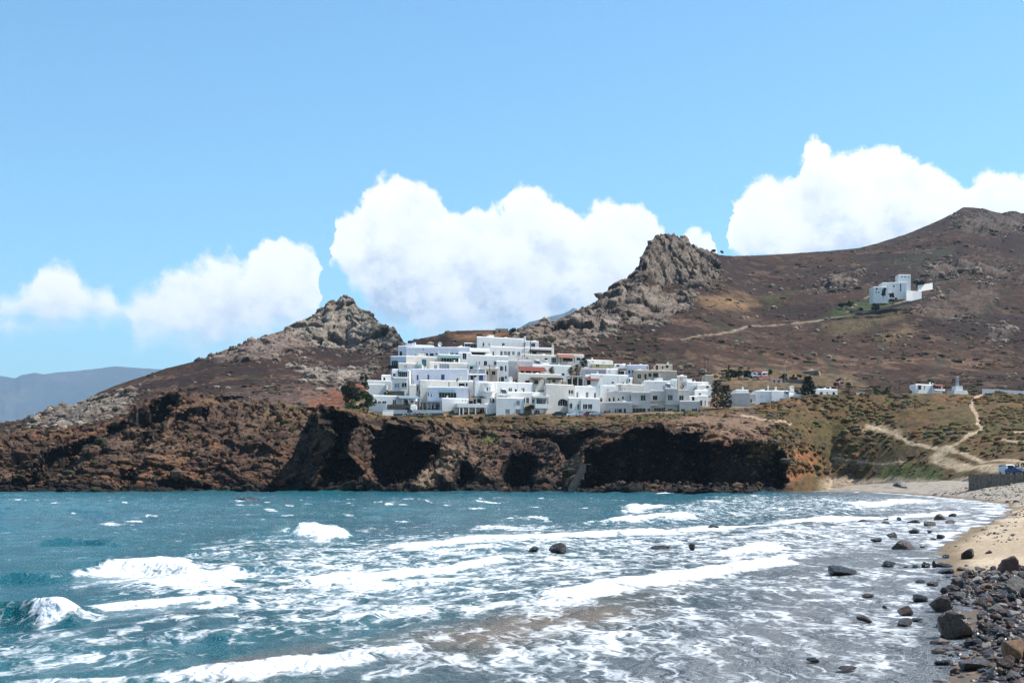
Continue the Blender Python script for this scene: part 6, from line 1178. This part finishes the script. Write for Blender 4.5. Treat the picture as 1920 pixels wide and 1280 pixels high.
def extrude(prof, hw, inset_from=None, inset=0.0):
    """side profile (x,z) swept across the car's width, narrower above the waist"""
    mb = MB(); n = len(prof); L = [(x, -hw+(inset if inset_from is not None and z > inset_from else 0), z) for x, z in prof]; R = [(x, hw-(inset if inset_from is not None and z > inset_from else 0), z) for x, z in prof]; mb.v = L+R; mb.f = [tuple(reversed(range(n))), tuple(range(n, 2*n))]+[(i, (i+1) % n, n+(i+1) % n, n+i) for i in range(n)]; return mb
def car(px, py, Y, yaw, paint, label, van=False, name='parked_car', cat='car', z=None):
    b = PV(px, py, Y); root = empty(name, b, math.radians(yaw), label=label, category=cat); pm = CARM[paint]
    if van: body = [(-2.1,.3),(2.1,.3),(2.2,.6),(2.15,1.0),(1.75,1.15),(1.25,1.85),(1.0,1.95),(-2.0,1.95),(-2.15,1.7),(-2.2,.6)]; gl = [(1.70,1.17),(1.27,1.80),(-1.98,1.80),(-2.12,1.17)]; hw = .86
    else: body = [(-2.05,.28),(2.0,.28),(2.12,.5),(2.05,.78),(1.1,.95),(.45,1.42),(.2,1.47),(-1.1,1.46),(-1.75,1.02),(-2.1,.92),(-2.15,.5)]; gl = [(1.03,.97),(.45,1.38),(-1.12,1.41),(-1.70,1.02)]; hw = .84
    extrude(body, hw, .99, .10).obj('body', pm, root)
    for sgn in (-1, 1):
        g = MB(); ym = sgn*(hw-.10+.012); q = [(x*.96, ym, z) for x, z in gl]; g.quad(*(q if sgn < 0 else q[::-1])); g.obj('side_window', M['glass'], root)
    (x0, z0), (x1, z1) = gl[0], gl[1]; MB().quad((x0+.035,-hw+.16,z0+.02),(x0+.035,hw-.16,z0+.02),(x1+.035,hw-.2,z1),(x1+.035,-hw+.2,z1)).obj('windscreen', M['glass'], root)
    (x0, z0), (x1, z1) = gl[3], gl[2]; MB().quad((x0-.05,hw-.16,z0+.02),(x0-.05,-hw+.16,z0+.02),(x1-.09,-hw+.2,z1),(x1-.09,hw-.2,z1)).obj('rear_window', M['glass'], root)
    for x in (-1.3, 1.32):
        for y in (-hw, hw): s = 1 if y > 0 else -1; w = MB().tube((x,y-s*.17,.31), (x,y+s*.02,.31), .31, .31, 14).obj('wheel', M['tyre'], root); MB().tube((x,y+s*.018,.31), (x,y+s*.03,.31), .19, .17, 10).obj('rim', M['metal'], w)
    xf = 2.13 if not van else 2.19
    for y in (-.6, .6): MB().box(xf-.12, xf, y-.17, y+.17, .62, .76).obj('headlight', M['lamp'], root); MB().box(-xf-.03, -xf+.06, y-.13, y+.13, .68, .86).obj('tail_light', M['tail'], root)
    for y in (-hw-.12, hw+.02): MB().box(gl[0][0]-.35, gl[0][0]-.2, y, y+.1, gl[0][1]+.02, gl[0][1]+.16).obj('mirror', pm, root)
for (zx, zy, yw, pt, lb) in ((230,1142,14,'black','black car parked at the left end of the village row'),(430,1143,10,'white','white car next to the black one in the village row'),(585,1136,12,'silver','light silver car in the middle of the village row'),(690,1128,8,'red','dark red car half hidden behind the village row'),(775,1124,8,'silver','grey car at the right end of the village row')): a = zp('3', zx, zy); car(a[0], a[1]+.5, 446.2, yw, pt, lb)
car(1888.5,889.5,279,-84,'white','white minivan with dark windows on the platform',van=True,name='parked_van',cat='van'); car(1906,890.5,274,-62,'blue','dark blue car facing the beach beside the minivan',van=False); car(1492,604,868,165,'white','white vehicle parked on the hillside track',van=True,name='parked_van',cat='van')
def platform():
    a, b, c, d = PV(1816,888,264), PV(1945,890,258), PV(1990,886,292), PV(1858,884,296); mb = MB(); z = min(a.z, b.z)+.15; n = Vector((0, 0, 1)); v = [(p.x, p.y, z) for p in (a, b, c, d)]; w = [(p.x, p.y, z-3.2) for p in (a, b, c, d)]; mb.quad(*v)
    for i in range(4): j = (i+1) % 4; mb.quad(w[i], w[j], v[j], v[i])
    mb.obj('parking_platform', M['stone'], None, label='stone-faced platform beside the beach with two vehicles on it', category='platform', kind='thing')
    return z
PLZ = platform()
for o in list(bpy.data.objects):
    if o.name.startswith(('parked_van', 'parked_car')) and o.location.y < 300: o.location.z = PLZ+.02
    elif o.name.startswith('parked_car'): o.location.z = max(land_z(o.location.x, o.location.y), o.location.z)+.25
def person(px, py, Y, pose, shirt, legs, label, yaw=0.0, h=1.72):
    """one skinned body; joints in metres for a 1.72 m figure facing -y"""
    J = {'pel': (0,0,.92), 'chest': (0,0,1.32), 'neck': (0,0,1.47), 'head': (0,-.01,1.64), 'hl': (-.1,0,.88), 'hr': (.1,0,.88), 'sl': (-.19,0,1.40), 'sr': (.19,0,1.40)}
    P_ = dict(stand=dict(kl=(-.11,-.02,.48),al=(-.11,.02,.08),tl=(-.12,-.14,.03),kr=(.11,-.02,.48),ar=(.11,.02,.08),tr=(.12,-.14,.03),el=(-.25,.02,1.14),wl=(-.24,-.08,.90),er=(.25,.02,1.14),wr=(.27,-.06,.90)),
      stride=dict(kl=(-.12,-.25,.52),al=(-.12,-.36,.09),tl=(-.12,-.50,.05),kr=(.12,.12,.50),ar=(.12,.42,.14),tr=(.12,.34,.04),el=(-.26,.16,1.16),wl=(-.28,.05,.95),er=(.42,-.10,1.30),wr=(.62,-.24,1.30)),
      sit=dict(kl=(-.13,-.42,.98),al=(-.13,-.78,.74),tl=(-.13,-.92,.76),kr=(.13,-.42,.98),ar=(.13,-.78,.74),tr=(.13,-.92,.76),el=(-.28,.18,1.16),wl=(-.26,.30,.92),er=(.28,.18,1.16),wr=(.26,.30,.92)))[pose]
    J.update(P_); E = [('pel','chest'),('chest','neck'),('neck','head'),('pel','hl'),('hl','kl'),('kl','al'),('al','tl'),('pel','hr'),('hr','kr'),('kr','ar'),('ar','tr'),('chest','sl'),('sl','el'),('el','wl'),('chest','sr'),('sr','er'),('er','wr')]
    R = dict(pel=.135,chest=.15,neck=.06,head=.11,hl=.095,hr=.095,kl=.062,kr=.062,al=.042,ar=.042,tl=.038,tr=.038,sl=.062,sr=.062,el=.045,er=.045,wl=.034,wr=.034); K = list(J)
    for sd_, x in (('wl', -1), ('wr', 1)):          # hand: palm then five short fingers
        w = Vector(J[sd_]); e = Vector(J['e'+sd_[1]]); d = (w-e).normalized(); pn = 'p'+sd_[1]; J[pn] = tuple(w+d*.07); R[pn] = .032; E.append((sd_, pn)); K.append(pn); sv = d.cross(Vector((0, 1, .2))).normalized()
        for q in range(5):
            fn = f'f{q}'+sd_[1]; J[fn] = tuple(w+d*(.07 if q == 4 else .145+.01*(1-abs(q-1.5)))+sv*((q-1.5)*.02 if q < 4 else .055)); R[fn] = .009; E.append((sd_ if q == 4 else pn, fn)); K.append(fn)
    me = bpy.data.meshes.new('body'); me.from_pydata([J[k] for k in K], [(K.index(a), K.index(b)) for a, b in E], []); o = bpy.data.objects.new('body', me); COL.objects.link(o); sk = o.modifiers.new('s', 'SKIN'); o.modifiers.new('d', 'SUBSURF').levels = 1
    for i, k in enumerate(K): me.skin_vertices[0].data[i].radius = (R[k], R[k]); me.skin_vertices[0].data[i].use_root = (k == 'pel')
    dg = bpy.context.evaluated_depsgraph_get(); m2 = bpy.data.meshes.new_from_object(o.evaluated_get(dg)); bpy.data.objects.remove(o); m2.name = 'body'; m2.materials.clear()
    for mm in (PM['skin'], PM[shirt], PM[legs]): m2.materials.append(mm)
    lo = .45 if pose != 'sit' else .9
    for p in m2.polygons: z = p.center.z; ax = abs(p.center.x); p.use_smooth = True; p.material_index = 0 if z > 1.46 or (ax > .24 and z < 1.2 and pose != 'sit') else 1 if z > .93 else 2 if z > lo else 0
    root = empty('person', PV(px, py, Y), math.radians(yaw), label=label, category='person'); root.scale = (h/1.72,)*3
    if pose == 'sit': root.location.z -= .62
    elif Y < 440: root.location.z = land_z(root.location.x, root.location.y)
    b = link('body', m2, root); v, f = ico(2); v = v*np.array([.118, .128, .125])+np.array([0, .012, 1.665]); keep = np.array([not (v[q, 1].mean() < -.05 and v[q, 2].mean() < 1.70) for q in f]); link('hair', raw_mesh('hair', v, f[keep], None, PM['hair'], True), root); return root
PM = {'skin': flat('skin', (0.38,0.22,0.15), .6, .3), 'hair': flat('hair', (0.02,0.015,0.01), .7, .3), 'black': flat('black_cloth', (0.015,0.015,0.018), .9, .2), 'dark': flat('navy_cloth', (0.02,0.025,0.05), .9, .2), 'rust': flat('rust_cloth', (0.22,0.07,0.04), .9, .2)}
def on_land(px, py):
    d = (Npx-px)**2+(Npy-py)**2; i = np.unravel_index(d.argmin(), d.shape); return float(NY[i])
person(1682,870.5,on_land(1682,870),'stand','black','dark','person in black with a pale bag walking down the dune path',30); person(1862,860.5,on_land(1862,860),'stride','black','dark','person in dark clothes striding along the sandy path',200)
person(1306,774.5,449.5,'stand','black','black','person in black standing by the hotel end block',20); person(1311,775,449.6,'stand','dark','black','second person in black beside the hotel end block',-30,1.62)
a = zp('T', 1130, 1140); person(a[0], a[1], 443.6, 'sit', 'rust', 'dark', 'left sunbather sitting on the pool terrace', 10); a = zp('T', 1235, 1140); person(a[0], a[1], 443.8, 'sit', 'rust', 'dark', 'right sunbather sitting on the pool terrace', -15)
MB().box(-.16, .16, -.1, .1, -.2, .2, .03, .02).obj('shoulder_bag', M['tank'], None, label='pale bag carried by the person on the dune path', category='bag').location = PV(1686.5, 862.5, on_land(1682,870)-.3)
for i, (x0, x1) in enumerate(((830,910),(945,1020),(1030,1105),(1345,1440),(1450,1530))):
    a, b = zp('T', x0, 1142), zp('T', x1, 1142); p = PV(a[0], a[1], 443.4); L = (b[0]-a[0])/F*443.4; root = empty('sun_lounger', p, 0, label=['white sun lounger nearest the left end of the pool terrace','second white sun lounger from the left on the pool terrace','third white sun lounger, left of the sunbathers','fourth white sun lounger, right of the sunbathers','rightmost white sun lounger on the pool terrace'][i], category='sun lounger', group='sun loungers on the pool terrace')
    MB().box(0, L, -.3, .3, .28, .40).obj('mattress', M['tank'], root); m2 = MB(); m2.v = [(0,-.3,.40),(.5,-.3,.40),(.1,-.3,.85),(0,.3,.40),(.5,.3,.40),(.1,.3,.85)]; m2.f = [(0,1,2),(5,4,3),(0,2,5,3),(1,4,5,2)]; m2.obj('backrest', M['tank'], root); [MB().box(x-.03, x+.03, y-.03, y+.03, 0, .279).obj('leg', M['metal'], root) for x in (.1, L-.1) for y in (-.25, .25)]
def dog():
    Y = on_land(1804, 862); root = empty('dog', PV(1804, 861.5, Y), math.radians(180), label='dark dog walking left on the sandy path', category='dog'); root.location.z = land_z(root.location.x, root.location.y); J = [(.38,0,.50),(.12,0,.50),(-.28,0,.52),(.55,0,.66),(.74,0,.64),(.86,0,.60),(-.5,0,.60),(-.72,0,.68)]; Rr = [.14,.15,.11,.08,.085,.045,.03,.015]; E = [(0,1),(1,2),(0,3),(3,4),(4,5),(2,6),(6,7)]
    for s in (-1, 1):
        n = len(J); J += [(.36,s*.10,.36),(.37+s*.06,s*.10,.19),(.35+s*.08,s*.10,.03)]; Rr += [.06,.035,.035]; E += [(0,n),(n,n+1),(n+1,n+2)]; n = len(J); J += [(-.24,s*.10,.36),(-.36-s*.05,s*.10,.20),(-.30-s*.05,s*.10,.03)]; Rr += [.075,.035,.035]; E += [(2,n),(n,n+1),(n+1,n+2)]
    for s in (-1, 1): n = len(J); J.append((.70,s*.07,.75)); Rr.append(.025); E.append((4,n))
    me = bpy.data.meshes.new('body'); me.from_pydata(J, E, []); o = bpy.data.objects.new('body', me); COL.objects.link(o); o.modifiers.new('s', 'SKIN'); o.modifiers.new('d', 'SUBSURF').levels = 1
    for i in range(len(J)): me.skin_vertices[0].data[i].radius = (Rr[i], Rr[i]); me.skin_vertices[0].data[i].use_root = (i == 1)
    m2 = bpy.data.meshes.new_from_object(o.evaluated_get(bpy.context.evaluated_depsgraph_get())); bpy.data.objects.remove(o); m2.materials.clear(); m2.materials.append(PM['black']); m2.polygons.foreach_set('use_smooth', [True]*len(m2.polygons)); link('body', m2, root)
dog()
def cliff_stair():
    n = 15; a, b = PV(1066, 914, 370), PV(1092, 869, 382); root = empty('cliff_stair', a, 0, label='narrow grey stone stair climbing the cliff left of the black cave', category='stair'); d = b-a
    for i in range(n): x = d.x*i/n; y = d.y*i/n; z = d.z*(i+1)/n; MB().box(x, x+d.x/n+0.9, y-1.4, y+1.2, z-2.2, z).obj('step', M['stone'], root)
    MB().box(d.x, d.x+2.4, d.y-1.4, d.y+2, d.z-.3, d.z+.004).obj('landing', M['stone'], root)
cliff_stair()
# haze: thin sea air that turns the far ranges blue
def haze():
    m = bpy.data.materials.new('sea_haze'); m.use_nodes = True; nt = m.node_tree; nt.nodes.remove(nt.nodes['Principled BSDF']); v = nt.nodes.new('ShaderNodeVolumePrincipled'); v.inputs['Color'].default_value = (0.50,0.75,1.0,1); v.inputs['Density'].default_value = 0.000036; v.inputs['Anisotropy'].default_value = 0.2; nt.links.new(v.outputs[0], nt.nodes['Material Output'].inputs['Volume'])
    o = MB().box(-24000, 24000, -400, 25500, -5, 2050).obj('haze', m, None, kind='stuff', label='thin blue sea haze over the whole bay')
haze()
